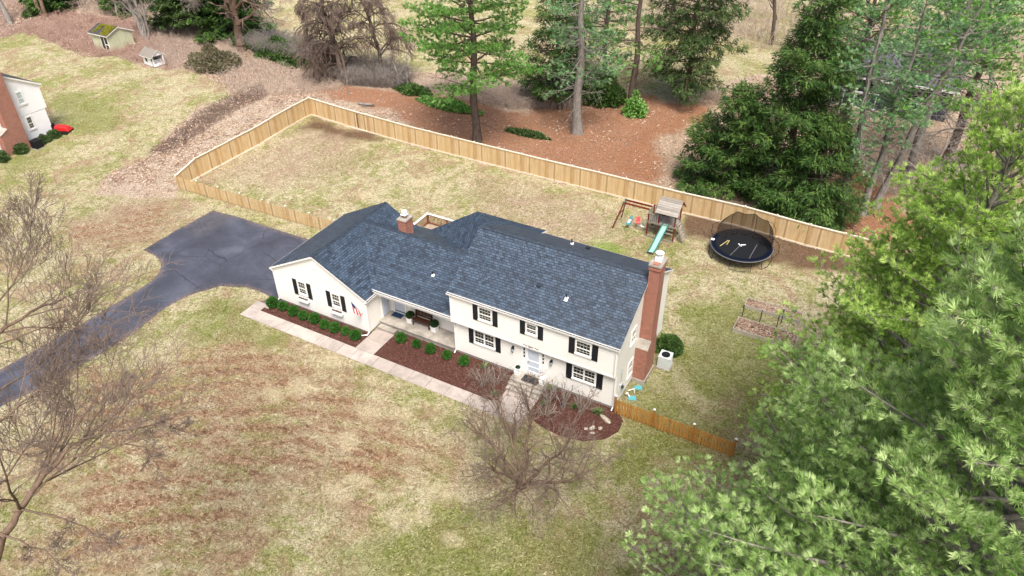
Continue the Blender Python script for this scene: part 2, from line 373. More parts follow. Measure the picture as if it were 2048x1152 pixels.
PALE = [(-6.4, -4.4, .8), (-6.5, -7.3, 1.0), (-7.6, -8.5, .9), (-1.6, -7.0, .75), (.3, -6.0, .6), (-1.3, -9.3, .9), (1.0, -11.3, .7), (.5, -12.4, .7), (-3.3, -4.5, .5), (5.3, -9.7, .8), (4.1, -12.1, .8), (5.3, -11.5, .7), (-8.7, -4.3, .5), (7.3, -12.0, .6), (3.0, -11.5, .6), (-17.5, 13.4, .7), (9.5, 13.5, .8), (-14, 17, 1.0)]
def masks(X, Y):
    out = {}
    for k, (polys, wd, jit) in Z.items():
        d = np.max([sdist(X, Y, p) for p in polys], axis=0)
        d = d+(fbm(X, Y, 2.6, hash(k) % 97 if False else sum(map(ord, k)) % 97)-.5)*2.6*jit*1.3
        out[k] = np.clip(d/wd+.5, 0, 1)
    d = np.max([r-np.hypot(X-a, (Y-b)*1.25) for a, b, r in PALE], axis=0)
    out['pale'] = np.clip((d+(fbm(X, Y, .7, 5)-.5)*.9)/.8+.5, 0, 1)
    out['bright'] = np.clip((1.9-np.hypot((X-4.2), (Y-15.0)*1.7))/1.2, 0, 1)
    return out
def axis_(a, b, st, far):
    c = np.arange(a, b+st/2, st); g = st*1.35**np.arange(1, 20); e1 = b+np.cumsum(g); e0 = a-np.cumsum(g)
    return np.concatenate([e0[e0 > -far][::-1], c, e1[e1 < far]])
gx = axis_(-100, 40, .33, 700); gy = axis_(-30, 70, .33, 700)
GX, GY = np.meshgrid(gx, gy); GZ = zg(GX, GY)
soft = np.clip((np.hypot(np.maximum(np.maximum(-32-GX, GX-16), 0), np.maximum(np.maximum(-16-GY, GY-7), 0)))/6, 0, 1)
GZ = GZ + (fbm(GX, GY, 4, 3)-.5)*.16*soft*np.clip(np.maximum(GY-24, -33-GX)/4, 0, 1)
nx, ny = len(gx), len(gy); idx = np.arange(nx*ny).reshape(ny, nx)
F = np.stack([idx[:-1, :-1], idx[:-1, 1:], idx[1:, 1:], idx[1:, :-1]], -1).reshape(-1, 4)

t = NT('lawn_and_leaf_litter', .95, .1); p = t.obj()
big = t.noise(.20, 4, .6, .4); mid = t.noise(.75, 6, .75, 1.2); fine = t.noise(2.6, 8, .82, 2.6)
st = t.noise(1.0, 5, .7, 1.2, t.scale(p, (1.9, 3.6, 1), (0, 0, .35)))
grain = t.noise(7.5, 4, .75, 3.)
straw = t.ramp(fine, [(.34, (.14, .105, .05)), (.44, (.38, .32, .17)), (.54, (.66, .59, .38)), (.66, (.92, .87, .68))])
olive = t.ramp(fine, [(.34, (.08, .085, .022)), (.47, (.24, .265, .07)), (.62, (.52, .52, .22))])
base = t.mix(t.ramp(t.math('ADD', t.math('MULTIPLY', mid, .6), t.math('MULTIPLY', big, .4)), [(.475, 0.), (.56, .9)]), straw, olive)
brownp = t.ramp(fine, [(.34, (.15, .09, .05)), (.5, (.42, .29, .18)), (.66, (.70, .57, .39))])
base = t.mix(t.ramp(t.noise(.33, 6, .75, 1.), [(.50, 0.), (.60, .8)]), base, brownp)
green = t.ramp(fine, [(.34, (.055, .08, .012)), (.5, (.19, .235, .045)), (.68, (.48, .48, .18))])
def m2(name, lo=.35, hi=.65, k=.55):     # ragged mask
    return t.ramp(t.math('ADD', t.attr(name), t.math('MULTIPLY', t.math('SUBTRACT', fine, .5), k)), [(lo, 0.), (hi, 1.)])
base = t.mix(t.math('MULTIPLY', m2('green', .3, 1.0, 1.9), .68), base, green)
thatch = t.ramp(t.math('ADD', t.math('MULTIPLY', st, .5), t.math('MULTIPLY', fine, .5)), [(.38, (.10, .05, .03)), (.46, (.27, .145, .085)), (.54, (.45, .29, .18)), (.62, (.66, .50, .34))])
worn = t.ramp(fine, [(.34, (.14, .085, .055)), (.46, (.36, .25, .17)), (.56, (.60, .47, .35)), (.68, (.80, .70, .56))])
base = t.mix(t.math('MULTIPLY', m2('worn', .3, 1.1, 1.3), .6), base, worn)
stk = t.ramp(t.math('ADD', t.math('MULTIPLY', t.noise(1.0, 5, .65, .9, t.scale(p, (.26, 1.25, 1), (0, 0, -.35))), .75), t.math('MULTIPLY', mid, .25)), [(.40, .2), (.50, 1.)])
ds_ = t.n('VectorMath', operation='DISTANCE'); t.l(p, ds_.inputs[0]); ds_.inputs[1].default_value = (9, -39, 0)
arc = t.math('SINE', t.math('ADD', t.math('MULTIPLY', ds_.outputs['Value'], 5.2), t.math('MULTIPLY', mid, 9.)))
arc = t.ramp(t.math('MULTIPLY_ADD', arc, .5, .5), [(.25, .5), (.6, 1.)])      # raked arcs of brown thatch
base = t.mix(t.math('MULTIPLY', t.math('MULTIPLY', t.math('MULTIPLY', m2('thatch', .2, .9, 1.5), stk), arc), .95), base, thatch)
base = t.mix(t.math('MULTIPLY', m2('pale', .25, .95, 1.2), .62), base, t.ramp(fine, [(.3, (.52, .42, .24)), (.6, (.80, .70, .47))]))
base = t.mix(t.math('MULTIPLY', t.attr('bright'), .8), base, t.ramp(fine, [(.3, (.12, .24, .02)), (.7, (.30, .45, .07))]))
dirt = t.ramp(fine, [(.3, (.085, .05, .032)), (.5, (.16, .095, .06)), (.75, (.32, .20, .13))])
base = t.mix(t.math('MULTIPLY', m2('dirt', .3, .8, 1.2), .9), base, dirt)  # bare earth, plus the fence-corner shade painted in the same colour
lit = t.ramp(grain, [(.34, (.11, .07, .045)), (.44, (.35, .25, .17)), (.54, (.62, .49, .37)), (.66, (.88, .78, .64))])
lit = t.mix(.15, lit, (.95, .83, .70))
lit = t.mix(t.ramp(mid, [(.45, 0.), (.6, .5)]), lit, t.ramp(grain, [(.3, (.20, .12, .06)), (.5, (.42, .30, .18)), (.7, (.58, .47, .30))]))
base = t.mix(m2('litter'), base, lit)
base = t.mix(t.math('MULTIPLY', m2('tan', .3, .8, .8), .6), base, t.ramp(fine, [(.34, (.22, .13, .08)), (.5, (.50, .34, .22)), (.66, (.70, .56, .40))]))
base = t.mix(t.math('MULTIPLY', m2('needle', .35, 1.05, 2.2), .8), base, t.ramp(fine, [(.36, (.13, .045, .02)), (.5, (.34, .12, .05)), (.66, (.56, .30, .16))]))
base = t.mix(t.math('MULTIPLY', m2('redbrush', .3, .8, .8), .8), base, t.ramp(grain, [(.34, (.10, .055, .045)), (.5, (.30, .19, .155)), (.66, (.58, .43, .36))]))
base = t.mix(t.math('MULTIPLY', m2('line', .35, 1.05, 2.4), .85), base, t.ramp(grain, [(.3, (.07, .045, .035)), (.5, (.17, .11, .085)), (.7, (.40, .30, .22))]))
base = t.mix(.6, base, t.ramp(t.noise(5.2, 5, .8, 2.6), [(.40, .22), (.48, .9), (.60, 1.15), (.72, 1.45)]), 'MULTIPLY')
t.color(t.mix(.6, base, t.ramp(grain, [(.34, .45), (.5, 1.), (.64, 1.35)]), 'MULTIPLY'))
t.bump(t.math('ADD', fine, t.math('MULTIPLY', grain, .6)), .9, .22); M['ground'] = t.m
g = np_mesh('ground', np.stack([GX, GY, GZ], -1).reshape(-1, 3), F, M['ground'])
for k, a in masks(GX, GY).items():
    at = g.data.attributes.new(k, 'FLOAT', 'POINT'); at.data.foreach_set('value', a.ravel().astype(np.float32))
tag(g, kind='structure')

def spline(pts, n=6, closed=True):
    out = []; N = len(pts)
    for i in range(N if closed else N-1):
        p = [Vector(pts[(i+k) % N] if closed else pts[max(0, min(N-1, i+k))]).to_2d() for k in (-1, 0, 1, 2)]
        for j in range(n):
            u = j/n; out.append(tuple(.5*((2*p[1])+(-p[0]+p[2])*u+(2*p[0]-5*p[1]+4*p[2]-p[3])*u*u+(-p[0]+3*p[1]-3*p[2]+p[3])*u**3)))
    return out
# asphalt driveway
t = NT('asphalt', .75, .3); n1 = t.noise(.28, 4, .55, .6); n2 = t.noise(1.6, 6, .7, 1.); n3 = t.noise(40, 2, .5)
c = t.ramp(n1, [(.3, (.040, .043, .056)), (.5, (.060, .065, .088)), (.7, (.095, .103, .135))])
c = t.mix(.5, c, t.ramp(n2, [(.35, .65), (.7, 1.15)]), 'MULTIPLY'); 
s = t.n('SeparateXYZ'); t.l(t.obj(), s.inputs[0])
old = t.math('MULTIPLY', t.ramp(t.math('ADD', s.outputs[0], t.math('MULTIPLY', n2, 1.2)), [(0., 0.), (1., 1.)]), 1.)
pt = t.ramp(t.math('MULTIPLY', t.math('ADD', t.math('SUBTRACT', s.outputs[1], t.math('MULTIPLY', s.outputs[0], -.25)), 5.4), .5), [(.2, 0.), (.8, 1.)])   # older patch at the turn-round
lft = t.ramp(t.math('MULTIPLY', t.math('ADD', s.outputs[0], 24.5), -.7), [(.0, 0.), (.7, 1.)])
c = t.mix(t.math('MULTIPLY', t.math('MULTIPLY', pt, lft), .7), c, t.ramp(n2, [(.3, (.05, .047, .055)), (.7, (.105, .10, .11))]))
vo = t.n('TexVoronoi', feature='DISTANCE_TO_EDGE'); vo.inputs['Scale'].default_value = .22
dn = t.n('TexNoise'); dn.inputs['Scale'].default_value = .8; dn.inputs['Detail'].default_value = 5; t.l(t.obj(), dn.inputs['Vector'])
t.l(t.mix(.5, t.obj(), dn.outputs['Color'], 'ADD'), vo.inputs['Vector'])
c = t.mix(t.math('MULTIPLY', t.ramp(vo.outputs['Distance'], [(.0, 1.), (.010, 0.)]), t.ramp(n1, [(.42, 0.), (.52, .75)])), c, (.012, .012, .016))
ed = t.ramp(t.attr('edge'), [(.0, 1.), (.25, .8), (1., 0.)])
c = t.mix(t.math('MULTIPLY', ed, t.ramp(t.noise(6, 4, .8, 1.), [(.46, 0.), (.6, .8)])), c, t.ramp(n3, [(.3, (.16, .09, .06)), (.7, (.40, .28, .2))]))
t.color(c); t.bump(n3, .25, .006); M['asphalt'] = t.m
dl = [(-28.3, -38), (-24.6, -18), (-23.9, -12.1), (-23.65, -8.2), (-23.55, -4.6), (-24.0, -2.9), (-24.95, -1.95), (-26.2, -1.5), (-27.5, -1.4)]
dr = [(-27.56, 1.7), (-27.3, 5.5), (-25.05, 5.7), (-21.7, 5.7), (-18.1, 5.8), (-15.3, 6.0), (-13.4, 6.0), (-13.4, -2.0), (-14.88, -2.0), (-14.35, -1.4), (-15.2, -1.15), (-17.0, -1.25), (-18.7, -2.0), (-19.8, -3.8), (-20.1, -5.6), (-19.8, -8.5), (-19.95, -11.4), (-20.4, -14.5), (-21.5, -19), (-24.5, -38)]
mb = MB(); 
def edge_jit(pl, n, a):
    rg = np.random.RandomState(4); out = []
    for i in range(len(pl)):
        p0, p1 = Vector(pl[i]), Vector(pl[(i+1) % len(pl)])
        for j in range(n): q = p0.lerp(p1, j/n); out.append((q.x+rg.uniform(-a, a), q.y+rg.uniform(-a, a)))
    return out
dp = edge_jit(spline(dl, 3, False)+[dl[-1]]+dr, 4, .035)
ii = [tuple(range(len(dp)))]; mb.add([(x, y, .02) for x, y in dp], ii); dv = mb.build('driveway', M['asphalt'], fix=False)
import bmesh
bm = bmesh.new(); bm.from_mesh(dv.data); bmesh.ops.triangulate(bm, faces=bm.faces)
for it in range(6):
    es = [e for e in bm.edges if e.calc_length() > .6]
    if not es: break
    bmesh.ops.subdivide_edges(bm, edges=es, cuts=1); bmesh.ops.triangulate(bm, faces=bm.faces)
bm.to_mesh(dv.data); bm.free()
co = np.empty(len(dv.data.vertices)*3); dv.data.vertices.foreach_get('co', co); co = co.reshape(-1, 3)
dv.data.attributes.new('edge', 'FLOAT', 'POINT').data.foreach_set('value', np.clip(np.abs(sdist(co[:, 0], co[:, 1], dp))/.25, 0, 1).astype(np.float32))
tag(bpy.data.objects['driveway'], kind='structure')

# concrete paths: slabs with joints
t = NT('path_concrete', .85, .2); t.color(t.mix(.75, t.ramp(t.island(), [(0, (.36, .31, .275)), (1, (.46, .405, .365))]), t.mix(.5, t.ramp(t.noise(.9, 6, .7, .8), [(.32, .62), (.55, 1.), (.7, 1.08)]), t.ramp(t.noise(5, 5, .7), [(.3, .8), (.6, 1.05)]), 'MULTIPLY'), 'MULTIPLY'))
t.bump(t.noise(18, 4), .2, .01); M['path'] = t.m
mb = MB()
rg = random.Random(3)
xs = [-15.05, -13.35, -10.95, -8.55, -8.02, -6.75, -5.6, -4.35, -3.95, -2.6, -1.25, .1, 1.45, 2.9, 4.2]
for i in range(len(xs)-1):
    z = .035+rg.uniform(-.008, .008); mb.box(xs[i]+.012, xs[i+1]-.012, -3.75, -2.78, -.05, z)
mb.box(-15.05, -14.12, -2.76, -2.05, -.05, .034)
mb.box(-5.88, -4.45, -2.76, -1.66, -.05, .037); mb.box(-5.88, -4.45, -1.64, -.57, -.05, .032)
mb.box(4.22, 6.62, -3.75, -2.62, -.05, .036); mb.box(4.55, 6.6, -2.60, -1.5, -.05, .031)
pa = mb.build('path', M['path']); tag(pa, kind='structure')

# mulch beds
t = NT('mulch', 1., .05); n = t.noise(9, 5, .75, 2.); t.color(t.ramp(n, [(.3, (.035, .015, .012)), (.5, (.085, .036, .029)), (.72, (.17, .085, .065))])); t.bump(n, 1., .05); M['mulch'] = t.m
beds = [[(-14.1, -2.78), (-14.05, -1.0), (-5.88, -1.0), (-5.88, -2.78)], [(-4.45, -2.78), (-4.45, .1), (4.55, .1), (4.55, -2.78)],
        [(6.6, .1), (10.95, .1), (11.7, -.6), (11.75, -1.5), (11.3, -2.4), (10.3, -3.1), (9.0, -3.35), (7.9, -3.25), (6.9, -2.95), (6.6, -2.7)]]
mb = MB()
for b in beds: mb.add([(x, y, .012) for x, y in b], [tuple(range(len(b)))])
tag(mb.build('mulch_beds', M['mulch'], fix=False), kind='structure')
# stray old hardware: chips and dry stalks on the mulch, nobody could count them
def scatter_quads(name, X, Y, Zv, L, W, mat, seed, tilt=.5, kind='stuff', label=None, cat=None):
    rg = np.random.RandomState(seed); n = len(X); a = rg.rand(n)*2*PI; e = rg.randn(n)*tilt
    d = np.stack([np.cos(a)*np.cos(e), np.sin(a)*np.cos(e), np.sin(e)], -1)
    s = np.stack([-np.sin(a), np.cos(a), rg.randn(n)*tilt], -1); s /= np.linalg.norm(s, axis=1)[:, None]
    c = np.stack([X, Y, Zv], -1); l = (L*(.6+.8*rg.rand(n)))[:, None]; w_ = (W*(.6+.8*rg.rand(n)))[:, None]
    V = np.stack([c-d*l/2, c+s*w_/2, c+d*l/2, c-s*w_/2], 1).reshape(-1, 3)
    V[:, 2] = np.maximum(V[:, 2], np.repeat(Zv, 4)-.01)
    o = np_mesh(name, V, np.arange(4*n).reshape(n, 4), mat)
    return tag(o, label, cat, kind=kind)
rg = np.random.RandomState(11)
X = rg.uniform(-14.1, 11.8, 16000); Y = rg.uniform(-3.4, .1, 16000)
k = np.max([sdist(X, Y, b) for b in beds], axis=0) > .02
X, Y = X[k], Y[k]; scatter_quads('mulch_chips', X, Y, np.full(len(X), .03), .11, .035, M['mulchchip'], 1, label='loose brown bark mulch chips lying in the front beds', cat='mulch')
X = rg.uniform(-96, 36, 420000); Y = rg.uniform(2, 62, 420000); mk = masks(X, Y)
den = np.clip(mk['litter']+mk['redbrush'], 0, 1)*(1-.65*mk['tan'])*(1-.85*mk['needle'])*np.clip(1.6-Y/60, .3, 1)*(.35+1.1*(fbm(X, Y, 3, 9) > .5))
k = rg.rand(len(X)) < den*.75; X, Y = X[k], Y[k]
scatter_quads('leaf_litter', X, Y, zg(X, Y)+.05+.08*rg.rand(len(X)), .24, .09, M['litterleaf'], 2, .45, label='brown dead leaves and stalks covering the wooded ground', cat='leaf litter')
# tufts of dead grass over the lawns
X = rg.uniform(-90, 30, 300000); Y = rg.uniform(-24, 60, 300000)
dc = np.hypot(X-20.9, Y+30.3); mk = masks(X, Y)
k = (rg.rand(len(X)) < np.clip(38/dc, .15, 1)**2*1.1*(1-mk['litter'])*(1-mk['dirt'])*(.4+1.2*(fbm(X, Y, 1.5, 21) > .48)))
k &= (sdist(X, Y, dp) < 0) & ~((X > -13.7) & (X < 10.9) & (Y > -1.2) & (Y < 8.4)) & (np.max([sdist(X, Y, b) for b in beds], axis=0) < .02) & ~((X > -15.1) & (X < 6.7) & (Y > -3.8) & (Y < -1))
X, Y = X[k], Y[k]
scatter_quads('dead_grass', X, Y, zg(X, Y)+.02, .15, .022, M['deadgrass'], 3, .35, label='dry straw coloured grass blades lying over the lawn', cat='grass')

# ------------------------------------------------------------------ the house
house = tag(empty('house', (0, 0, 0)), 'cream two storey house with slate blue shingle roofs, black shutters and a low garage wing', 'house')
H = house
def fb(mb, side, pl, u0, u1, z0, z1, d0, d1, m=0):
    if side == 'f': return mb.box(u0, u1, pl-d1, pl-d0, z0, z1, m)
    if side == 'r': return mb.box(pl+d0, pl+d1, u0, u1, z0, z1, m)
def window(par, side, pl, u0, u1, z0, z1, cols=3, sashes=1, name='window', trim='trim', glass='glass', g2=None, cas=.085, rows=2):
    mb = MB(); c = cas; fb(mb, side, pl, u0-c, u0, z0-c, z1+c, .0, .05); fb(mb, side, pl, u1, u1+c, z0-c, z1+c, .0, .05)
    fb(mb, side, pl, u0, u1, z1, z1+c, .0, .048); fb(mb, side, pl, u0-.03-c, u1+.03+c, z0-c-.03, z0, .0, .075)
    W_ = (u1-u0)/sashes; zm = z0+(z1-z0)*.47
    for k in range(sashes):
        a = u0+k*W_; b = a+W_
        if k: fb(mb, side, pl, a-.05, a+.05, z0, z1, .0, .046)
        a2 = a+(.05 if k else 0); b2 = b-(.05 if k < sashes-1 else 0)
        fb(mb, side, pl, a2, b2, zm-.026, zm+.026, .004, .042)
        fb(mb, side, pl, a2, b2, z0, z0+.05, .004, .04); 
        for q in range(1, cols):
            u = a2+(b2-a2)*q/cols; fb(mb, side, pl, u-.0045, u+.0045, z0+.05, z1, .006, .022)
        for zz in ((z0+.05+zm-.035)/2, (z1+zm+.035)/2): fb(mb, side, pl, a2, b2, zz-.0045, zz+.0045, .006, .0215)
    wo = mb.build(name, M[trim], par)
    g_ = MB(); fb(g_, side, pl, u0+.002, u1-.002, z0, z1, .001, .012)
    g_.build('pane', M[glass], wo)
    return wo
def shutter(par, side, pl, u0, u1, z0, z1):
    mb = MB(); f = .035
    fb(mb, side, pl, u0, u0+f, z0, z1, .001, .034); fb(mb, side, pl, u1-f, u1, z0, z1, .001, .034)
    zm = (z0+z1)/2
    for a, b in ((z0, z0+.05), (zm-.025, zm+.025), (z1-.05, z1)): fb(mb, side, pl, u0+f, u1-f, a, b, .001, .033)
    fb(mb, side, pl, u0+f, u1-f, z0+.05, zm-.025, .001, .022); fb(mb, side, pl, u0+f, u1-f, zm+.025, z1-.05, .001, .022)
    return mb.build('shutter', M['shutter'], par)
sid, tr = M['siding'], M['trim']
# walls
MB().box(.03, 10.82, .03, 8.07, -.3, .2).box(-13.64, -5.95, -1.18, 6.47, -.3, .16).box(-8.2, .03, 1.2, 7.6, -.3, .16).box(-3.2, 2.0, 8.0, 8.4, -.3, .2).build('foundation', M['found'], H)
MB().box(0, 10.85, 0, 8.1, .2, 2.72).build('lower_wall', sid, H)
MB().prism([(-.3, 2.72), (8.1, 2.72), (8.1, 4.86), (3.79, 7.2), (-.3, 4.86)], 'x', 0, 10.85).build('upper_wall', sid, H)
MB().prism([(-13.67, .16), (-5.92, .16), (-5.92, 2.78), (-9.8, 4.82), (-13.67, 2.78)], 'y', -1.21, 6.5).build('garage_wall', sid, H)
MB().box(-5.92, 0, 1.16, 3, .16, 2.9).box(-8.2, 0, 3, 7.6, .16, 2.7).build('porch_wall', sid, H)
MB().hexa([(-6.9, 7.3, 0), (-3.3, 8.1, 0), (-3.3, 8.45, 0), (-6.9, 7.58, 0)], [(-6.9, 7.3, 2.75), (-3.3, 8.1, 4.85), (-3.3, 8.45, 4.85), (-6.9, 7.58, 2.75)]).box(-3.3, 1.95, 8.1, 8.45, .2, 4.85).build('rear_wall', sid, H)
# roofs
rf = [M['shingle'], tr]; th = .13
main_roof = MB().slab([(-.15, -.36, 4.96), (11.0, -.36, 4.96), (11.0, 3.79, 7.36), (-.15, 3.79, 7.36)], th).slab([(-.15, 3.79, 7.36), (11.0, 3.79, 7.36), (11.0, 8.26, 4.96), (-.15, 8.26, 4.96)], th).build('main_roof', rf, H, fix=False)
gr = MB().slab([(-13.82, -1.36, 2.87), (-9.8, -1.36, 4.98), (-9.8, 6.63, 4.98), (-13.82, 6.63, 2.87)][::-1][::-1], th).slab([(-9.8, -1.36, 4.98), (-5.77, -1.36, 2.87), (-5.77, 6.63, 2.87), (-9.8, 6.63, 4.98)], th).build('garage_roof', rf, H, fix=False)
MB().slab([(-6.11, -.28, 3.05), (0, -.28, 3.05), (0, 3.9, 4.95), (-9.76, 3.9, 4.95)], th).slab([(-9.76, 3.9, 4.95), (0, 3.9, 4.95), (0, 7.8, 2.82), (-8.3, 7.95, 2.78)], th).build('porch_roof', rf, H, fix=False)
A, B_, C_, H2, P2 = (-7, 7.64, 2.84), (-1.3, 3.9, 4.97), (0, 3.9, 5.0), (0, 5.35, 5.95), (-3.3, 8.55, 5.0)
MB().slab([B_, P2, A], th).slab([B_, H2, P2], th).slab([B_, C_, H2], th).slab([P2, H2, (2.05, 5.35, 5.95), (2.05, 8.55, 5.0)], th).build('rear_roof', rf, H, fix=False)
mb = MB()
mb.prism([(3.62, 7.285), (3.79, 7.39), (3.96, 7.285), (3.79, 7.36)], 'x', -.16, 11.01)
mb.prism([(-9.97, 4.905), (-9.8, 5.005), (-9.63, 4.905), (-9.8, 4.98)], 'y', -1.37, 6.64)
mb.prism([(3.72, 4.885), (3.9, 4.978), (4.08, 4.865), (3.9, 4.95)], 'x', -9.7, -.02)
mb.build('ridge_cap', M['ridge'], H)
# rakes, fascia, gutters
def gutter(a, b, z, axis='x', pl=0, sgn=-1):
    m_ = MB()
    if axis == 'x':
        p = [(pl, z), (pl+sgn*.11, z), (pl+sgn*.10, z-.10), (pl, z-.11)]; m_.prism([(q[0], q[1]) for q in p], 'x', a, b)
        m_.box(a+.01, b-.01, min(pl+sgn*.095, pl+sgn*.02), max(pl+sgn*.095, pl+sgn*.02), z-.005, z+.004, 1)
    else:
        p = [(pl, z), (pl+sgn*.11, z), (pl+sgn*.10, z-.10), (pl, z-.11)]; m_.prism(p, 'y', a, b)
        m_.box(min(pl+sgn*.095, pl+sgn*.02), max(pl+sgn*.095, pl+sgn*.02), a+.01, b-.01, z-.005, z+.004, 1)
    return m_.build('gutter', [tr, M['black']], H)
gutter(-.15, 11.0, 4.90, 'x', -.363); gutter(-6.0, -.05, 2.98, 'x', -.283); gutter(-1.36, 6.63, 2.80, 'y', -13.823)
gutter(-1.36, -.3, 2.80, 'y', -5.767, 1); gutter(-8.25, -7.0, 2.72, 'x', 7.93, 1); gutter(-3.3, 2.05, 4.92, 'x', 8.553, 1); gutter(2.1, 11.0, 4.9, 'x', 8.263, 1)
MB().box(-6.0, 0, -.262, -.22, 2.66, 2.93).box(-5.9, 0, -.22, 1.15, 2.70, 2.76).build('porch_fascia', tr, H)
MB().box(-.01, 10.86, -.322, -.302, 2.70, 2.80).build('belt_board', tr, H)
MB().box(-.012, .10, -.325, -.302, 2.8, 4.83).build('corner_board', tr, H)
MB().box(10.76, 10.862, -.325, -.302, 2.8, 4.83).build('corner_board', tr, H)
MB().box(-.012, .10, -.024, -.002, .2, 2.70).build('corner_board', tr, H)
MB().box(10.76, 10.862, -.024, -.002, .2, 2.70).build('corner_board', tr, H)
MB().box(-13.682, -13.58, -1.234, -1.212, .16, 2.72).build('corner_board', tr, H)
MB().box(-6.01, -5.908, -1.234, -1.212, .16, 2.72).build('corner_board', tr, H)
MB().box(10.852, 10.874, -.3, -.2, 2.72, 4.8).build('corner_board', tr, H)
MB().prism([(-13.8, 2.74), (-9.8, 4.84), (-5.79, 2.74), (-5.79, 2.55), (-9.8, 4.66), (-13.8, 2.55)], 'y', -1.232, -1.213).build('rake_board', tr, H)
MB().prism([(-.34, 4.83), (3.79, 7.22), (8.22, 4.83), (8.22, 4.66), (3.79, 7.05), (-.34, 4.66)], 'x', 10.853, 10.872).build('rake_board', tr, H)
def spout(pts): return MB().tube(pts, .042, 6).build('downspout', tr, H)
spout([(.06, -.43, 4.84), (.06, -.36, 4.6), (.06, -.36, 2.75), (.06, -.07, 2.5), (.06, -.07, .25), (.06, -.28, .12)])
spout([(10.80, -.43, 4.84), (10.80, -.36, 4.6), (10.80, -.36, 2.75), (10.80, -.07, 2.5), (10.80, -.07, .25), (10.80, -.28, .12)])
spout([(-13.74, -1.36, 2.74), (-13.70, -1.28, 2.5), (-13.70, -1.28, .25), (-13.70, -1.5, .12)])
spout([(-5.80, -1.40, 2.74), (-5.86, -1.28, 2.5), (-5.86, -1.28, .3), (-5.9, -1.5, .14), (-6.35, -1.75, .08)])
# front windows
for sh1, gl, sh2, zs, zg_, pl, cols, n in [
    ((1.62, 1.95), (2.08, 2.86), (2.98, 3.31), (3.49, 4.63), (3.68, 4.56), -.3, 4, 1),
    ((4.81, 5.14), (5.27, 5.85), (5.98, 6.31), (3.66, 4.63), (3.88, 4.55), -.3, 3, 1),
    ((7.94, 8.30), (8.43, 9.24), (9.36, 9.72), (3.48, 4.61), (3.66, 4.53), -.3, 4, 1),
    ((1.06, 1.39), (1.53, 2.84), (2.97, 3.31), (1.24, 2.40), (1.42, 2.35), 0, 3, 2),
    ((7.72, 8.08), (8.20, 9.52), (9.65, 10.03), (1.21, 2.36), (1.40, 2.30), 0, 3, 2)]:
    window(H, 'f', pl, *gl, *zg_, cols, n); shutter(H, 'f', pl, *sh1, *zs); shutter(H, 'f', pl, *sh2, *zs)
for sh1, gl, sh2 in [((-12.10, -11.76), (-11.58, -11.02), (-10.87, -10.53)), ((-9.20, -8.86), (-8.69, -8.12), (-7.99, -7.65))]:
    window(H, 'f', -1.21, *gl, 1.40, 2.38, 3, 1); shutter(H, 'f', -1.21, *sh1, 1.18, 2.45); shutter(H, 'f', -1.21, *sh2, 1.18, 2.45)
    a, b = gl[0]-.17, gl[1]+.17; y = -1.21
    bx = MB().box(a, b, y-.26, y-.235, .86, 1.10).box(a, b, y-.03, y-.004, .86, 1.10).box(a, a+.025, y-.235, y-.03, .86, 1.10).box(b-.025, b, y-.235, y-.03, .86, 1.10).box(a+.03, b-.03, y-.235, y-.03, .86, .88).build('window_box', M['white'], H)
    so = MB().box(a+.03, b-.03, y-.232, y-.032, .89, 1.05); rg = random.Random(int(a*10))
    for k in range(26):
        x = rg.uniform(a+.05, b-.05); yy = y-rg.uniform(.05, .21); so.beam((x, yy, 1.04), (x+rg.uniform(-.07, .07), yy+rg.uniform(-.05, .05), 1.1+rg.random()*.1), .014, .01, 1)
    so.build('dried_plants', [M['soil'], M['twig_b']], bx)
window(H, 'r', 10.85, 1.85, 2.45, 3.55, 4.5, 3, 1); window(H, 'r', 10.85, 1.85, 2.45, 1.0, 2.05, 3, 1)
mb = MB(); fb(mb, 'r', 10.85, 3.35, 3.75, 5.3, 5.75, .0, .03); 
for k in range(5): fb(mb, 'r', 10.85, 3.38, 3.72, 5.33+k*.08, 5.37+k*.08, .03, .045)
mb.build('gable_vent', tr, H)
mb = MB(); fb(mb, 'f', -1.21, -10.0, -9.6, 3.9, 4.45, .0, .03)
for k in range(6): fb(mb, 'f', -1.21, -9.97, -9.63, 3.93+k*.085, 3.97+k*.085, .03, .045)
mb.build('gable_vent', tr, H)
# front door with sidelights
mb = MB(); d = 0
fb(mb, 'f', d, 4.74, 4.86, .45, 2.66, .0, .06); fb(mb, 'f', d, 6.30, 6.42, .45, 2.66, .0, .06); fb(mb, 'f', d, 4.86, 6.30, 2.46, 2.66, .0, .058)
fb(mb, 'f', d, 5.03, 5.12, .45, 2.46, .0, .05); fb(mb, 'f', d, 6.04, 6.13, .45, 2.46, .0, .05)
for a, b in ((4.86, 5.03), (6.13, 6.30)):
    fb(mb, 'f', d, a, b, .45, 1.55, .0, .03)
    for z in (1.55, 1.82, 2.09, 2.36): fb(mb, 'f', d, a, b, z, z+.05, .0, .032)
    fb(mb, 'f', d, a, a+.025, 1.6, 2.36, .0, .031); fb(mb, 'f', d, b-.025, b, 1.6, 2.36, .0, .031); fb(mb, 'f', d, a, b, 2.41, 2.46, .0, .03)
fr = mb.build('door_frame', M['white'], H)
for a, b in ((4.885, 5.005), (6.155, 6.275)): mb = MB(); fb(mb, 'f', d, a, b, 1.6, 2.36, .001, .012); mb.build('sidelight_pane', M['glass'], fr)
mb = MB(); fb(mb, 'f', d, 5.12, 5.22, .47, 2.46, .02, .055); fb(mb, 'f', d, 5.94, 6.04, .47, 2.46, .02, .055)
for a, b in ((.47, .70), (1.02, 1.08), (1.48, 1.55), (2.38, 2.46)): fb(mb, 'f', d, 5.22, 5.94, a, b, .02, .053)
dr_ = mb.build('front_door', M['white'], H)
mb = MB(); fb(mb, 'f', d, 5.22, 5.94, .7, 2.38, .018, .03); mb.build('storm_glass', M['door'], dr_)
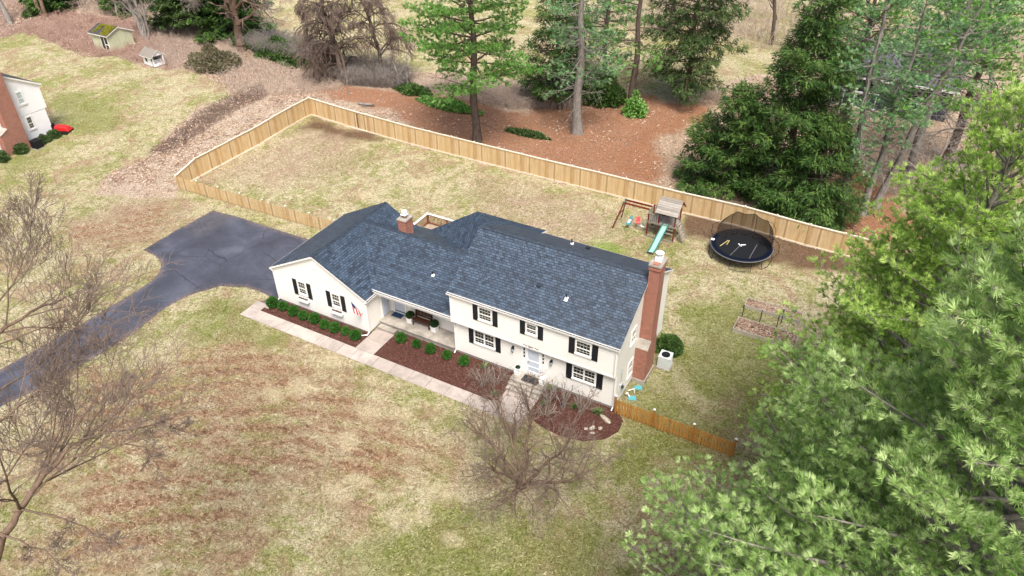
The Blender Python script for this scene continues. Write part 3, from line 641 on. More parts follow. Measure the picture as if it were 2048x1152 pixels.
MB().tube([(5.25, -.055, 1.35), (5.25, -.11, 1.35), (5.25, -.11, 1.5), (5.25, -.055, 1.5)], .012, 6).build('door_handle', M['black'], dr_)
# house name in small dark script above the door
cu = bpy.data.curves.new('txt', 'FONT'); cu.body = 'Two Eighty Two'; cu.size = .17; cu.shear = .35; cu.extrude = .004; cu.space_character = .92
to = bpy.data.objects.new('tmp', cu); col.objects.link(to); dg = bpy.context.evaluated_depsgraph_get(); me = bpy.data.meshes.new_from_object(to.evaluated_get(dg)); bpy.data.objects.remove(to)
me.transform(Matrix.Rotation(PI/2, 4, 'X')); me.transform(Matrix.Translation((5.0, -.328, 2.82))); me.materials.clear(); me.materials.append(M['black'])
o = bpy.data.objects.new('address_lettering', me); col.objects.link(o); o.parent = H
# wall lanterns
for x, z in ((4.20, 2.02), (6.78, 2.02)):
    mb = MB(); y = -.14
    mb.box(x-.05, x+.05, -.02, -.001, z-.12, z+.16); mb.beam((x, -.02, z+.13), (x, y, z+.2), .02)
    mb.lathe([(.012, .26), (.05, .18), (.095, .10), (.098, .085)], (x, y, z), 6); mb.lathe([(.06, -.22), (.065, -.19)], (x, y, z), 6)
    for k in range(6):
        a = PI*k/3; mb.beam((x+.092*math.cos(a), y+.092*math.sin(a), z+.09), (x+.06*math.cos(a), y+.06*math.sin(a), z-.2), .010)
    la = mb.build('wall_lantern', M['black'], H)
    MB().lathe([(.054, -.19), (.085, .085)], (x, y, z), 6).build('lantern_glass', M['nglass'], la)
# porch
pf = MB().box(-5.92, .0, -.10, 1.16, -.2, .33).box(-5.92, .0, -.16, 1.158, .33, .40).build('porch_floor', M['concrete'], H)
MB().box(-5.80, -4.45, -.55, -.163, -.1, .20).box(-5.80, -4.45, -.56, -.54, .14, .205).build('porch_step', M['concrete'], H)
MB().box(4.45, 6.62, -.95, -.002, -.1, .45).box(4.45, 6.62, -1.22, -.952, -.1, .30).box(4.45, 6.62, -1.50, -1.222, -.1, .15).build('front_steps', M['concrete'], H, bevel=.01)
# porch doors: one in the garage wall, one in the porch wall
mb = MB(); fb(mb, 'r', -5.92, .22, .32, .40, 2.5, 0, .05); fb(mb, 'r', -5.92, 1.05, 1.15, .40, 2.5, 0, .05); fb(mb, 'r', -5.92, .32, 1.05, 2.42, 2.5, 0, .048)
pd = mb.build('side_door_frame', M['white'], H)
mb = MB(); fb(mb, 'r', -5.92, .32, 1.05, .42, 2.42, 0, .025)
for a, b in ((.40, .66), (.72, .98)):
    for c_, e in ((.55, 1.05), (1.2, 2.3)): fb(mb, 'r', -5.92, a, b, c_, e, .025, .04)
o = mb.build('side_door', M['door'], H, bevel=.006)
MB().tube([(-5.88, .98, 1.3), (-5.84, .98, 1.3)], .03, 8).build('door_knob', M['black'], o)
mb = MB(); fb(mb, 'f', 1.16, -5.62, -5.52, .40, 2.5, 0, .05); fb(mb, 'f', 1.16, -4.65, -4.55, .40, 2.5, 0, .05); fb(mb, 'f', 1.16, -5.52, -4.65, 2.42, 2.5, 0, .048)
mb.build('porch_door_frame', M['white'], H)
mb = MB(); fb(mb, 'f', 1.16, -5.52, -4.65, .62, 2.42, 0, .03); fb(mb, 'f', 1.16, -5.52, -4.65, .56, .60, 0, .045, 1); fb(mb, 'f', 1.16, -5.52, -4.65, .42, .55, 0, .04)
mb.build('porch_door', [M['door'], M['black']], H)
# main chimney
ch = MB().box(10.853, 11.6, 2.8, 4.4, .3, 2.65).hexa([(10.853, 2.8, 2.65), (11.6, 2.8, 2.65), (11.6, 4.4, 2.65), (10.853, 4.4, 2.65)], [(10.853, 3.25, 3.05), (11.6, 3.25, 3.05), (11.6, 4.2, 3.05), (10.853, 4.2, 3.05)])\
    .box(10.98, 11.6, 3.25, 4.2, 3.05, 8.0).box(10.853, 10.98, 3.3, 4.15, 3.05, 7.0).box(10.94, 11.64, 3.21, 4.24, 8.0, 8.14).box(10.97, 11.61, 3.24, 4.21, 8.14, 8.26).build('chimney', M['brick'], H)
MB().box(10.853, 11.66, 2.74, 4.46, -.2, .3).build('chimney_footing', M['concrete'], ch)
MB().hexa([(10.853, 2.76, 2.68), (11.63, 2.76, 2.68), (11.63, 2.8, 2.68), (10.853, 2.8, 2.68)], [(10.853, 3.245, 3.12), (11.63, 3.245, 3.12), (11.63, 3.25, 3.08), (10.853, 3.25, 3.08)]).build('chimney_shoulder', M['concrete'], ch)
MB().box(10.92, 11.66, 3.19, 4.26, 8.26, 8.36).build('chimney_cap', M['concrete'], ch)
MB().box(11.12, 11.46, 3.3, 3.56, 8.36, 8.42).build('flue_liner', M['brick'], ch)
MB().box(11.10, 11.48, 3.66, 4.04, 8.36, 8.62).lathe([(.06, 8.62), (.06, 8.80), (.22, 8.84), (.24, 8.88), (.05, 8.97)], (11.29, 3.85, 0), 14).build('flue_cap', M['white'], ch)
# small chimney on the low ridge
ch = MB().box(-6.72, -6.08, 3.92, 4.72, 4.2, 5.72).box(-6.76, -6.04, 3.88, 4.76, 5.72, 5.80).build('chimney', M['brick'], H)
MB().box(-6.77, -6.03, 3.87, 4.77, 5.80, 5.88).build('chimney_cap', M['concrete'], ch)
MB().lathe([(.13, 5.88), (.12, 6.12)], (-6.4, 4.3, 0), 12).build('flue_pipe', M['brick'], ch)
MB().box(-6.6, -6.2, 4.1, 4.5, 6.10, 6.16).lathe([(.10, 6.16), (.10, 6.28), (.20, 6.30), (.19, 6.38)], (-6.4, 4.3, 0), 10).build('flue_cap', M['white'], ch)
# roof vents
def stack(x, y, z, n, h=.32):
    b = MB().hexa([(x-.11, y-.12, z-.10), (x+.11, y-.12, z-.10), (x+.11, y+.09, z+.08), (x-.11, y+.09, z+.08)], [(x-.10, y-.11, z-.075), (x+.10, y-.11, z-.075), (x+.10, y+.085, z+.105), (x-.10, y+.085, z+.105)]).lathe([(.10, 0), (.06, .12)], (x, y, z), 10).build('vent_flashing', M['white'], H)
    MB().lathe([(.045, 0), (.045, h)], (x, y, z), 8).build('vent_pipe', M['pipe'], b)
stack(-2.61, 1.75, 3.98, 0); stack(6.97, 1.22, 5.89, 0); stack(4.8, 6.6, 5.86, 0, .4)
for x, y, z in ((5.11, 1.45, 6.0), (5.95, 6.5, 5.9)): MB().box(x-.11, x+.11, y-.1, y+.1, z-.02, z+.09).box(x-.13, x+.13, y-.12, y+.12, z+.09, z+.11).build('roof_vent', M['ridge'] if y < 3 else M['pipe'], H)
# electric meter
mt = MB().box(10.852, 10.95, .55, .85, .95, 1.5).box(10.852, 10.93, .98, 1.2, .6, .95).lathe([(.03, 1.5), (.03, 2.7)], (10.9, .7, 0), 6).build('electric_meter', M['metal'], H)
MB().lathe([(.1, 0), (.1, .1), (.06, .13)], (0, 0, 0), 12).build('meter_dial', M['black'], mt, loc=(10.98, .7, 1.25))
# rear deck
mb = MB()
for k in range(18): mb.box(-9.8+k*.145, -9.8+k*.145+.138, 7.9, 11.5, .50, .54)
for x in (-9.75, -8.5, -7.4): 
    for y in (8.2, 11.4): mb.box(x-.06, x+.06, y-.06, y+.06, -.1, .5)
mb.build('deck_floor', M['deckw'], H)
mb = MB(); 
for z in (.62, 1.38): mb.box(-9.84, -9.78, 8.0, 11.5, z, z+.07); mb.box(-9.78, -6.2, 11.48, 11.54, z, z+.07)
for k in range(26): y = 8.1+k*.13; mb.box(-9.83, -9.80, y, y+.035, .69, 1.38)
for k in range(27): x = -9.7+k*.13; mb.box(x, x+.035, 11.49, 11.52, .69, 1.38)
for x, y in ((-9.81, 8.05), (-9.81, 9.8), (-9.81, 11.51), (-8.0, 11.51), (-6.2, 11.51)): mb.box(x-.05, x+.05, y-.05, y+.05, -.1, 1.45)
mb.build('deck_railing', M['brown_rail'], H)
MB().box(-9.90, -9.73, 8.0, 11.60, 1.452, 1.49).box(-9.73, -6.1, 11.43, 11.60, 1.452, 1.49).build('deck_rail_cap', M['white'], H)

# ------------------------------------------------------------------ things at the house
def boxwood(i, x, y, r, lab):
    rg = np.random.RandomState(100+i); n = int(2600*r/.4); r0 = r
    d = rg.randn(n, 3); d /= np.linalg.norm(d, axis=1)[:, None]; d[:, 2] = np.where(d[:, 2] < -.75, -d[:, 2], d[:, 2])
    rad = r0*(1+.10*np.sin(d[:, 0]*5+i)*np.cos(d[:, 1]*6+d[:, 2]*4+i*2))*(1-.28*rg.rand(n)**3)
    c = d*rad[:, None]*np.array([1, 1, .96])+np.array([0, 0, r*.93])
    dd = d+rg.randn(n, 3)*.5; dd /= np.linalg.norm(dd, axis=1)[:, None]; s = np.cross(dd, rg.randn(n, 3)); s /= np.linalg.norm(s, axis=1)[:, None]
    L = .07; V = np.stack([c-s*L*.42, c+dd*L*.9, c+s*L*.42, c-dd*L*.5], 1).reshape(-1, 3)
    root = tag(empty('boxwood', (x, y, 0), rg.rand()*6), lab, 'shrub', 'round boxwoods in the front beds')
    np_mesh('foliage', V, np.arange(4*n).reshape(n, 4), M['box'], root)
    mb = MB()
    for k in range(7): a = k*.9; mb.tube([(0, 0, 0), (r*.35*math.cos(a), r*.35*math.sin(a), r*.7), (r*.7*math.cos(a), r*.7*math.sin(a), r*1.3)], [.02, .012, .005], 5)
    mb.lathe([(r*.3, r*.35), (r*.72, r*.6), (r*.8, r*.95), (r*.66, r*1.4), (r*.2, r*1.68)], (0, 0, 0), 10, 1)
    mb.build('stems', [M['bark_b'], M['topiary']], root)
ords = ['first', 'second', 'third', 'fourth', 'fifth', 'sixth', 'seventh', 'eighth', 'ninth']
xs9 = [(-13.66, -1.98, .50), (-12.80, -1.90, .42), (-11.76, -2.02, .48), (-10.87, -2.03, .42), (-9.95, -1.98, .48), (-8.98, -2.10, .42), (-8.14, -2.07, .46), (-7.32, -1.95, .37), (-6.45, -2.03, .46)]
for i, (x, y, r) in enumerate(xs9):
    boxwood(i, x, y, r*.76, 'round green boxwood, %s from the driveway in the row of nine below the garage windows' % ords[i])
for i, (x, y, r) in enumerate([(-3.68, -.84, .42), (-2.48, -.80, .33), (-1.40, -.82, .40), (-.17, -.80, .34), (1.08, -.78, .40)]):
    boxwood(20+i, x, y, r*.82, 'round green boxwood, %s from the porch step in the row of five before the porch' % ords[i])

def leafball(name, parent, c, r, n, mat, seed, L=.05, sq=1.):
    rg = np.random.RandomState(seed); d = rg.randn(n, 3); d /= np.linalg.norm(d, axis=1)[:, None]
    p = d*(r*(1-.25*rg.rand(n)**2))[:, None]*np.array([1, 1, sq])+np.array(c); dd = d+rg.randn(n, 3)*.6; dd /= np.linalg.norm(dd, axis=1)[:, None]
    s = np.cross(dd, rg.randn(n, 3)); s /= np.linalg.norm(s, axis=1)[:, None]
    V = np.stack([p-s*L*.45, p+dd*L, p+s*L*.45, p-dd*L*.4], 1).reshape(-1, 3)
    return np_mesh(name, V, np.arange(4*n).reshape(n, 4), mat, parent)
for x, lab in ((-3.98, 'white square planter with dark green topiary between the doormat and the bench'), (-2.06, 'white square planter with dark green topiary at the right arm of the bench')):
    t_ = tag(empty('planter', (x, .72, .40)), lab, 'planter', 'white planters on the porch')
    MB().hexa([(-.17, -.17, 0), (.17, -.17, 0), (.17, .17, 0), (-.17, .17, 0)], [(-.20, -.20, .40), (.20, -.20, .40), (.20, .20, .40), (-.20, .20, .40)]).box(-.22, .22, -.22, .22, .38, .42).build('planter_box', M['white'], t_)
    leafball('topiary', t_, (0, 0, .60), .27, 1800, M['topiary'], 7, .06, .8)
    MB().lathe([(.14, .42), (.2, .55), (.12, .74)], (0, 0, 0), 8).build('soil', M['soil'], t_)
# bench
b = tag(empty('garden_bench', (-3.05, .78, .40)), 'dark brown wooden bench with high back between two white planters', 'bench')
for s in (-1, 1):
    x = s*.62; MB().box(x-.03, x+.03, -.22, -.16, 0, .60).build('leg', M['bench'], b); MB().box(x-.03, x+.03, .20, .26, 0, .98).build('leg', M['bench'], b)
    MB().box(x-.04, x+.04, -.25, .20, .60, .64).box(x-.025, x+.025, -.16, .20, .36, .41).build('armrest', M['bench'], b)
mb = MB()
for k in range(5): mb.box(-.66, .66, -.22+k*.09, -.22+k*.09+.08, .41, .44)
mb.build('seat', M['bench'], b)
mb = MB().box(-.64, .64, .205, .25, .90, .98).box(-.64, .64, .205, .25, .52, .58)
for k in range(11): mb.box(-.58+k*.11, -.58+k*.11+.07, .215, .24, .58, .90)
mb.build('backrest', M['bench'], b)
tag(MB().box(-5.55, -4.76, .66, 1.14, .402, .42).build('doormat', M['mat'], bevel=.004), 'navy blue doormat on the porch floor before the pale door', 'doormat')
tag(MB().box(5.12, 6.20, -.80, -.2, .452, .47).build('doormat', M['gmat'], bevel=.004), 'dark grey doormat on the stoop before the front door', 'doormat')
for x, y, lab in ((4.72, -.42, 'white lattice planter holding a dark plant left of the front door'), (6.42, -.48, 'white lattice planter right of the front door')):
    t_ = tag(empty('lattice_planter', (x, y, .45)), lab, 'planter', 'white lattice planters at the front door')
    mb = MB()
    for sx in (-1, 1):
        for sy in (-1, 1): mb.beam((sx*.13, sy*.13, 0), (sx*.20, sy*.20, .62), .03)
    for z, r in ((.05, .14), (.30, .165), (.58, .195)):
        for a, b2 in (((-r, -r), (r, -r)), ((r, -r), (r, r)), ((r, r), (-r, r)), ((-r, r), (-r, -r))): mb.beam((*a, z), (*b2, z), .03)
    for s in (-1, 1):
        for k in (0, 1):
            a, b2 = (-.14, .19) if k else (.14, -.19)
            mb.beam((a, s*.15, .07), (b2, s*.185, .57), .016); mb.beam((s*.15, a, .07), (s*.185, b2, .57), .016)
            mb.beam((a*.2, s*.15, .07), (b2, s*.175, .35), .014)
    mb.build('lattice_frame', M['white'], t_)
    MB().hexa([(-.12, -.12, .04), (.12, -.12, .04), (.12, .12, .04), (-.12, .12, .04)], [(-.17, -.17, .5), (.17, -.17, .5), (.17, .17, .5), (-.17, .17, .5)]).build('liner', M['trim'], t_)
    if x < 5: leafball('plant', t_, (0, 0, .55), .12, 160, M['topiary'], 5, .08)
# flag hanging from a pole on the garage wall
fl = tag(empty('flag', (-6.3, -1.21, 1.6)), 'red white and blue flag hanging from a pole on the garage wall', 'flag')
tip = Vector((-.05, -.82, 1.50)); MB().tube([(0, 0, 0), tip*1.03], .014, 6).build('flagpole', M['white'], fl)
MB().box(-.04, .04, -.05, -.002, -.08, .08).build('pole_bracket', M['metal'], fl)
na, nb = 26, 12; vs, fs, ms = [], [], []; L = tip.length
for i in range(na+1):
    a = i/na; p = tip*(1-.58*a)
    for j in range(nb+1):
        q = j/nb; vs.append((p.x+.09*math.sin(a*14)*q+.05*q, p.y+.04*math.cos(a*11)*q+.10*q*a, p.z-q*(.92-.25*a)))
for i in range(na):
    for j in range(nb):
        k = i*(nb+1)+j; fs.append((k, k+1, k+nb+2, k+nb+1)); ms.append(2 if (i < 14 and j < 5) else (0 if (i//2) % 2 == 0 else 1))
mb = MB(); mb.v, mb.f, mb.m = vs, fs, ms; mb.build('flag_cloth', [M['flag_red'], M['white'], M['star_blue']], fl, fix=False, smooth=True)
# air conditioner, splash blocks, rocks
def ac_unit(x, y, z, rz, s, mat, fan, lab, hgt=.85):
    t_ = tag(empty('air_conditioner', (x, y, z), rz), lab, 'air conditioner')
    mb = MB().box(-s, s, -s, s, .06, hgt); mb.box(-s-.01, s+.01, -s-.01, s+.01, hgt, hgt+.04)
    for k in range(14):
        zz = .12+k*(hgt-.2)/14
        mb.box(-s+.05, s-.05, -s-.012, -s, zz, zz+.025); mb.box(s, s+.012, -s+.05, s-.05, zz, zz+.025)
    mb.build('cabinet', M[mat], t_); MB().box(-s-.08, s+.08, -s-.08, s+.08, 0, .06).build('base_pad', M['concrete'], t_)
    mb = MB().lathe([(s*.72, hgt+.04), (s*.72, hgt+.07), (s*.60, hgt+.07), (s*.60, hgt+.045)], (0, 0, 0), 20)
    for k in range(8): a = k*PI/8; mb.beam((-s*.7*math.cos(a), -s*.7*math.sin(a), hgt+.075), (s*.7*math.cos(a), s*.7*math.sin(a), hgt+.075), .01)
    mb.lathe([(.08, hgt+.05), (.08, hgt+.10)], (0, 0, 0), 10); mb.build('fan_grille', M[fan], t_)
ac_unit(12.15, 5.05, 0, .03, .37, 'ac' if 'ac' in M else 'metal', 'pipe', 'pale grey air conditioner on a pad beside the brick chimney')
def blob_rock(name, x, y, z, sx, sy, sz, seed, lab, grp=None, mat='rock'):
    import bmesh
    bm = bmesh.new(); bmesh.ops.create_icosphere(bm, subdivisions=3, radius=1); rg = np.random.RandomState(seed); ph = rg.rand(6)*6
    for v in bm.verts:
        c = v.co; k = 1+.16*math.sin(c.x*3+ph[0])+.13*math.sin(c.y*4+ph[1])+.1*math.sin(c.z*5+ph[2]+c.x*2); v.co = Vector((c.x*sx*k, c.y*sy*k, max(c.z, -.4)*sz*k))
    me = bpy.data.meshes.new(name); bm.to_mesh(me); bm.free(); me.materials.append(M[mat])
    o = bpy.data.objects.new(name, me); col.objects.link(o); o.location = (x, y, z+sz*.3); o.rotation_euler = (0, 0, rg.rand()*6)
    return tag(o, lab, 'rock', grp)
blob_rock('rock', 10.75, -.95, 0, .18, .36, .12, 1, 'long pale flat stone in the mulch by the corner downspout')
for k, (x, y, s, w_) in enumerate([(10.35, -1.95, .16, 'largest pale stone in the cluster near the mulch edge'), (10.75, -1.75, .13, 'small pale stone nearest the fence in the mulch cluster'), (10.05, -2.15, .11, 'small tan stone furthest from the fence in the mulch cluster'), (10.5, -2.3, .12, 'rounded tan stone nearest the lawn in the mulch cluster')]):
    blob_rock('rock', x, y, 0, s, s*.8, s*.6, 10+k, w_, 'stones in the right mulch bed')
blob_rock('rock', -13.9, -2.3, 0, .16, .12, .12, 30, 'pale stone at the driveway end of the mulch bed')
for x, y, lab in ((11.45, 1.35, 'turquoise plastic splash tray nearest the low fence'), (11.45, 2.35, 'turquoise plastic splash tray by the chimney base')):
    o = MB().hexa([(-.2, -.14, 0), (.2, -.18, 0), (.2, .18, 0), (-.2, .14, 0)], [(-.22, -.16, .05), (.24, -.22, .05), (.24, .22, .05), (-.22, .16, .05)]).build('splash_tray', M['aqua'], loc=(x, y, .01)); o.rotation_euler = (0, 0, .5)
    tag(o, lab, 'tray')
o = MB().tube([(11.1, 1.2, .35), (11.12, 1.35, .35), (11.3, 1.4, .02)], .045, 8).tube([(11.1, 1.6, .3), (11.35, 1.9, .3), (11.4, 1.9, 0)], .03, 8).build('drain_pipe', M['white'], H)

# ------------------------------------------------------------------ fences
FMATS = [M['fence'], M['rail']]
def board_panel(par, a, b, h0, h1, mat, inside=-1, name='fence_panel', low=False, rail=True):
    """boards between posts a and b (x,y,z ground); h0,h1 heights at both ends"""
    a = Vector(a); b = Vector(b); d = b-a; L = d.to_2d().length; u = Vector((d.x, d.y, 0)).normalized(); n = Vector((-u.y, u.x, 0))
    k = max(1, int(L/.142)) if not low else max(1, int(L/.165)); w_ = L/k; mb = MB(); rg = random.Random(int(a.x*31+a.y*17))
    gap = .004 if not low else .05
    for i in range(k):
        s0 = i*w_+gap/2; s1 = (i+1)*w_-gap/2; off = rg.uniform(-.004, .004); z0 = a.z+d.z*(i+.5)/k; h = h0+(h1-h0)*(i+.5)/k-.05
        if low: h += rg.uniform(-.004, .004)
        hl = h0+(h1-h0)*(i)/k-.05; hr = h0+(h1-h0)*(i+1)/k-.05
        p, q = a+u*s0, a+u*s1
        bt = [p+n*(off-.009), q+n*(off-.009), q+n*(off+.009), p+n*(off+.009)]
        mb.hexa([(v.x, v.y, z0+.06) for v in bt], [(bt[0].x, bt[0].y, z0+hl), (bt[1].x, bt[1].y, z0+hr), (bt[2].x, bt[2].y, z0+hr), (bt[3].x, bt[3].y, z0+hl)], 0)
    if rail:
        if not low:
            e = Vector((0, 0, 1)); mb.beam(a+e*(h0-.03), b+e*(h1-.03), .12, .05, 1); mb.beam(a+n*inside*.02+e*(h0-.10), b+n*inside*.02+e*(h1-.10), .03, .09, 0); mb.beam(a+e*.07+n*inside*.03, b+e*.07+n*inside*.03, .05, .12, 1)
        else:
            e = Vector((0, 0, 1)); mb.beam(a+e*(h0-.28)-n*inside*-.03, b+e*(h1-.28)-n*inside*-.03, .04, .09, 0); mb.beam(a+e*.3-n*inside*-.03, b+e*.3-n*inside*-.03, .04, .09, 0)
    return mb.build(name, mat, par)
def post(par, x, y, z, h, mat, cap='rail', s=.10):
    p = MB().box(x-s/2, x+s/2, y-s/2, y+s/2, z-.3, z+h+.03).build('fence_post', M[mat], par)
    MB().hexa([(x-s*.68, y-s*.68, z+h+.03), (x+s*.68, y-s*.68, z+h+.03), (x+s*.68, y+s*.68, z+h+.03), (x-s*.68, y+s*.68, z+h+.03)], [(x-s*.2, y-s*.2, z+h+.09), (x+s*.2, y-s*.2, z+h+.09), (x+s*.2, y+s*.2, z+h+.09), (x-s*.2, y+s*.2, z+h+.09)]).build('post_cap', M[cap], p)
fn = tag(empty('wooden_fence', (0, 0, 0)), 'tall new cedar board fence running along the back of the yard below the pines', 'fence')
FA = -.0232; pts = []
for k in range(26):
    s = 2.44*k; x = -31.65+s*math.cos(FA); y = 22.99+s*math.sin(FA); pts.append((x, y, zgf(x, y)))
for k, p in enumerate(pts): post(fn, *p, 1.86, 'fence')
for k in range(25):
    if k == 2:
        mid_ = tuple((pts[k][i]+pts[k+1][i])/2 for i in range(3)); board_panel(fn, pts[k], mid_, 1.86, 1.86, FMATS, -1, 'fence_gate'); board_panel(fn, mid_, pts[k+1], 1.86, 1.86, FMATS, -1, 'fence_gate')
        MB().box(mid_[0]-.03, mid_[0]+.03, mid_[1]-.07, mid_[1]-.03, mid_[2]+.2, mid_[2]+1.7).build('gate_latch', M['black'], fn)
    else: board_panel(fn, pts[k], pts[k+1], 1.86, 1.86, FMATS, -1)
fn = tag(empty('wooden_fence', (0, 0, 0)), 'tall cedar board fence on the left side of the yard, lower at its near end', 'fence')
lp = [(-31.65, 22.99), (-31.66, 20.55), (-31.68, 18.11), (-31.75, 15.70), (-32.10, 13.50), (-32.42, 11.30), (-32.70, 9.10), (-32.85, 6.80)]
lp = [(x, y, zgf(x, y)) for x, y in lp]; hs = [1.86]*7+[1.25]
for k in range(1, 7): post(fn, *lp[k], 1.86, 'fence')
for k in range(7): board_panel(fn, lp[k], lp[k+1], hs[k], hs[k+1], FMATS, 1)
fn = tag(empty('picket_fence', (0, 0, 0)), 'low cedar board fence between the driveway and the yard, meeting the garage', 'fence')
lp = [(-32.85+i*(16.95/7), 6.80+i*(.58/7)) for i in range(8)]
for i, (x, y) in enumerate(lp): post(fn, x, y+.08, 0, 1.28, 'fence', 'white', .09)
for i in range(7): board_panel(fn, (*lp[i], 0), (*lp[i+1], 0), 1.25, 1.25, [M['fence'], M['rail']], 1, low=True)
lx, ly = lp[7]; board_panel(fn, (lx, ly, 0), (-13.7, 6.45, 0), 1.25, 1.25, [M['fence'], M['rail']], 1, low=True)
fn = tag(empty('picket_fence', (0, 0, 0)), 'low honey coloured board fence from the right house corner to the big pines', 'fence')
lp = [(10.98+i*2.3, -.30) for i in range(4)]
for i, (x, y) in enumerate(lp): post(fn, x, y+.12, 0, 1.32, 'fence_o', 'white', .10)
for i in range(3): board_panel(fn, (*lp[i], 0), (*lp[i+1], 0), 1.22, 1.22, [M['fence_o'], M['rail']], 1, low=True)

# ------------------------------------------------------------------ playset
zp = .72
ps = tag(empty('playset', (0, 0, zp)), 'wooden playset with weathered grey roof, dark red posts and a pale green slide', 'playset')
RW = M['red_wood']; GWm = M['grey_wood']
px0, pxm, px1, py0, py1 = 6.12, 6.95, 8.2, 17.72, 19.0
for x, y, h in ((px0, py0, 2.05), (px0, py1, 2.05), (px1, py0, 2.35), (px1, py1, 2.35), (pxm, py0, 2.35), (pxm, py1, 2.35)):
    MB().box(x-.045, x+.045, y-.045, y+.045, -.1, h).build('post', RW, ps)
mb = MB()
for k in range(14): mb.box(px0-.03+k*.153, px0-.03+k*.153+.145, py0-.02, py1+.02, 1.28, 1.31)
mb.build('deck', GWm, ps)
mb = MB()
for z in (1.22,): mb.box(px0-.06, px1+.06, py0-.07, py0-.048, z, z+.14); mb.box(px0-.06, px1+.06, py1+.048, py1+.07, z, z+.14); mb.box(px0-.07, px0-.048, py0, py1, z, z+.14); mb.box(px1+.048, px1+.07, py0, py1, z, z+.14)
mb.box(px0-.06, pxm+.02, py0-.07, py0-.048, 1.98, 2.08); mb.box(px0-.07, px0-.048, py0, py1, 1.98, 2.08); mb.box(px0, px1, py1+.048, py1+.07, 1.98, 2.08)
for k in range(5): x = px0+.1+k*.15; mb.box(x, x+.07, py0-.046, py0-.03, 1.36, 2.05)
for k in range(8): y = py0+.1+k*.15; mb.box(px0-.046, px0-.03, y, y+.07, 1.36, 2.05)
for k in range(13): x = px0+.1+k*.15; mb.box(x, x+.07, py1+.03, py1+.046, 1.36, 2.05)
mb.build('railing', GWm, ps)
MB().box(px0-.05, px1+.05, py0-.1, py0-.02, .0, .1).box(px0-.05, px1+.05, py1+.02, py1+.1, .0, .1).box(px1+.05, px1+.13, py0, py1, .0, .1).box(px0-.13, px0-.05, py0, py1, 0, .1)\
    .box(7.4, 8.15, 17.66, 17.70, .62, .72).box(7.4, 8.15, 17.66, 17.70, .95, 1.05).box(6.3, 6.9, 18.2, 18.45, .55, .6).build('base_frame', GWm, ps)
mb = MB(); yr_, zr_ = 18.36, 3.30
for sgn, ye in ((-1, 17.35), (1, 19.35)):
    for k in range(8):
        t0, t1 = k/8, (k+1)/8-.008; zz = lambda t: zr_-.92*t; yy = lambda t: yr_+(ye-yr_)*t
        mb.hexa([(6.72, yy(t0), zz(t0)-.02), (8.45, yy(t0), zz(t0)-.02), (8.45, yy(t1), zz(t1)-.02+.02), (6.72, yy(t1), zz(t1))], [(6.72, yy(t0), zz(t0)+.02), (8.45, yy(t0), zz(t0)+.02), (8.45, yy(t1), zz(t1)+.035), (6.72, yy(t1), zz(t1)+.035)])
mb.build('roof', GWm, ps)
mb = MB()
for x in (6.74, 8.43):
    for ye in (17.37, 19.33): mb.beam((x, ye, 2.34), (x, yr_, 3.26), .05, .08)
mb.beam((6.74, yr_, 3.2), (8.43, yr_, 3.2), .05, .1); mb.build('roof_frame', RW, ps)
mb = MB(); pr = [(18.0-.2, 1.34), (17.55, 1.24), (17.0, .92), (16.5, .60), (16.0, .28), (15.75, .16), (15.5, .13)]
def slide_x(y): return 7.52+(y-17.8)*.10
for (ya, za), (yb_, zb_) in zip(pr[:-1], pr[1:]):
    xa, xb = slide_x(ya), slide_x(yb_); mb.hexa([(xb-.2, yb_, zb_-.02), (xb+.2, yb_, zb_-.02), (xa+.2, ya, za-.02), (xa-.2, ya, za-.02)], [(xb-.2, yb_, zb_), (xb+.2, yb_, zb_), (xa+.2, ya, za), (xa-.2, ya, za)], 0)
sl = mb.build('slide', M['slide'], ps)
mb = MB()
for s in (-1, 1): mb.tube([(slide_x(y)+s*.22, y, z+.06) for y, z in pr], .045, 6)
mb.build('slide_rim', M['slide_d'], sl)
mb = MB()
for y in (17.9, 18.65): mb.beam((8.95, y, .02), (8.28, y, 1.5), .05, .12)
for k in range(6): t_ = .12+k*.15; x = 8.95-.67*t_; z = 1.48*t_; mb.box(x-.05, x+.05, 17.9, 18.65, z, z+.04)
mb.build('ladder', GWm, ps)
mb = MB()
for y in (18.0, 18.5): mb.beam((3.95, y, 2.15), (px0-.05, y, 2.15), .07, .12)
for x in (4.9, 5.6): mb.beam((x, 18.0, 2.14), (x, 18.5, 2.14), .04)
sb = mb.build('swing_beam', M['red_wood'], ps)
mb = MB()
mb.beam((3.98, 18.0, 2.12), (3.42, 17.5, 0), .06, .09); mb.beam((3.98, 18.5, 2.12), (3.42, 19.3, 0), .06, .09); mb.beam((3.60, 17.72, .9), (3.60, 19.0, .9), .05, .09); mb.build('swing_legs', M['red_wood'], ps)
MB().box(3.90, 4.02, 17.94, 18.06, 2.08, 2.24).box(3.90, 4.02, 18.44, 18.56, 2.08, 2.24).build('beam_bracket', M['slide_d'], ps)
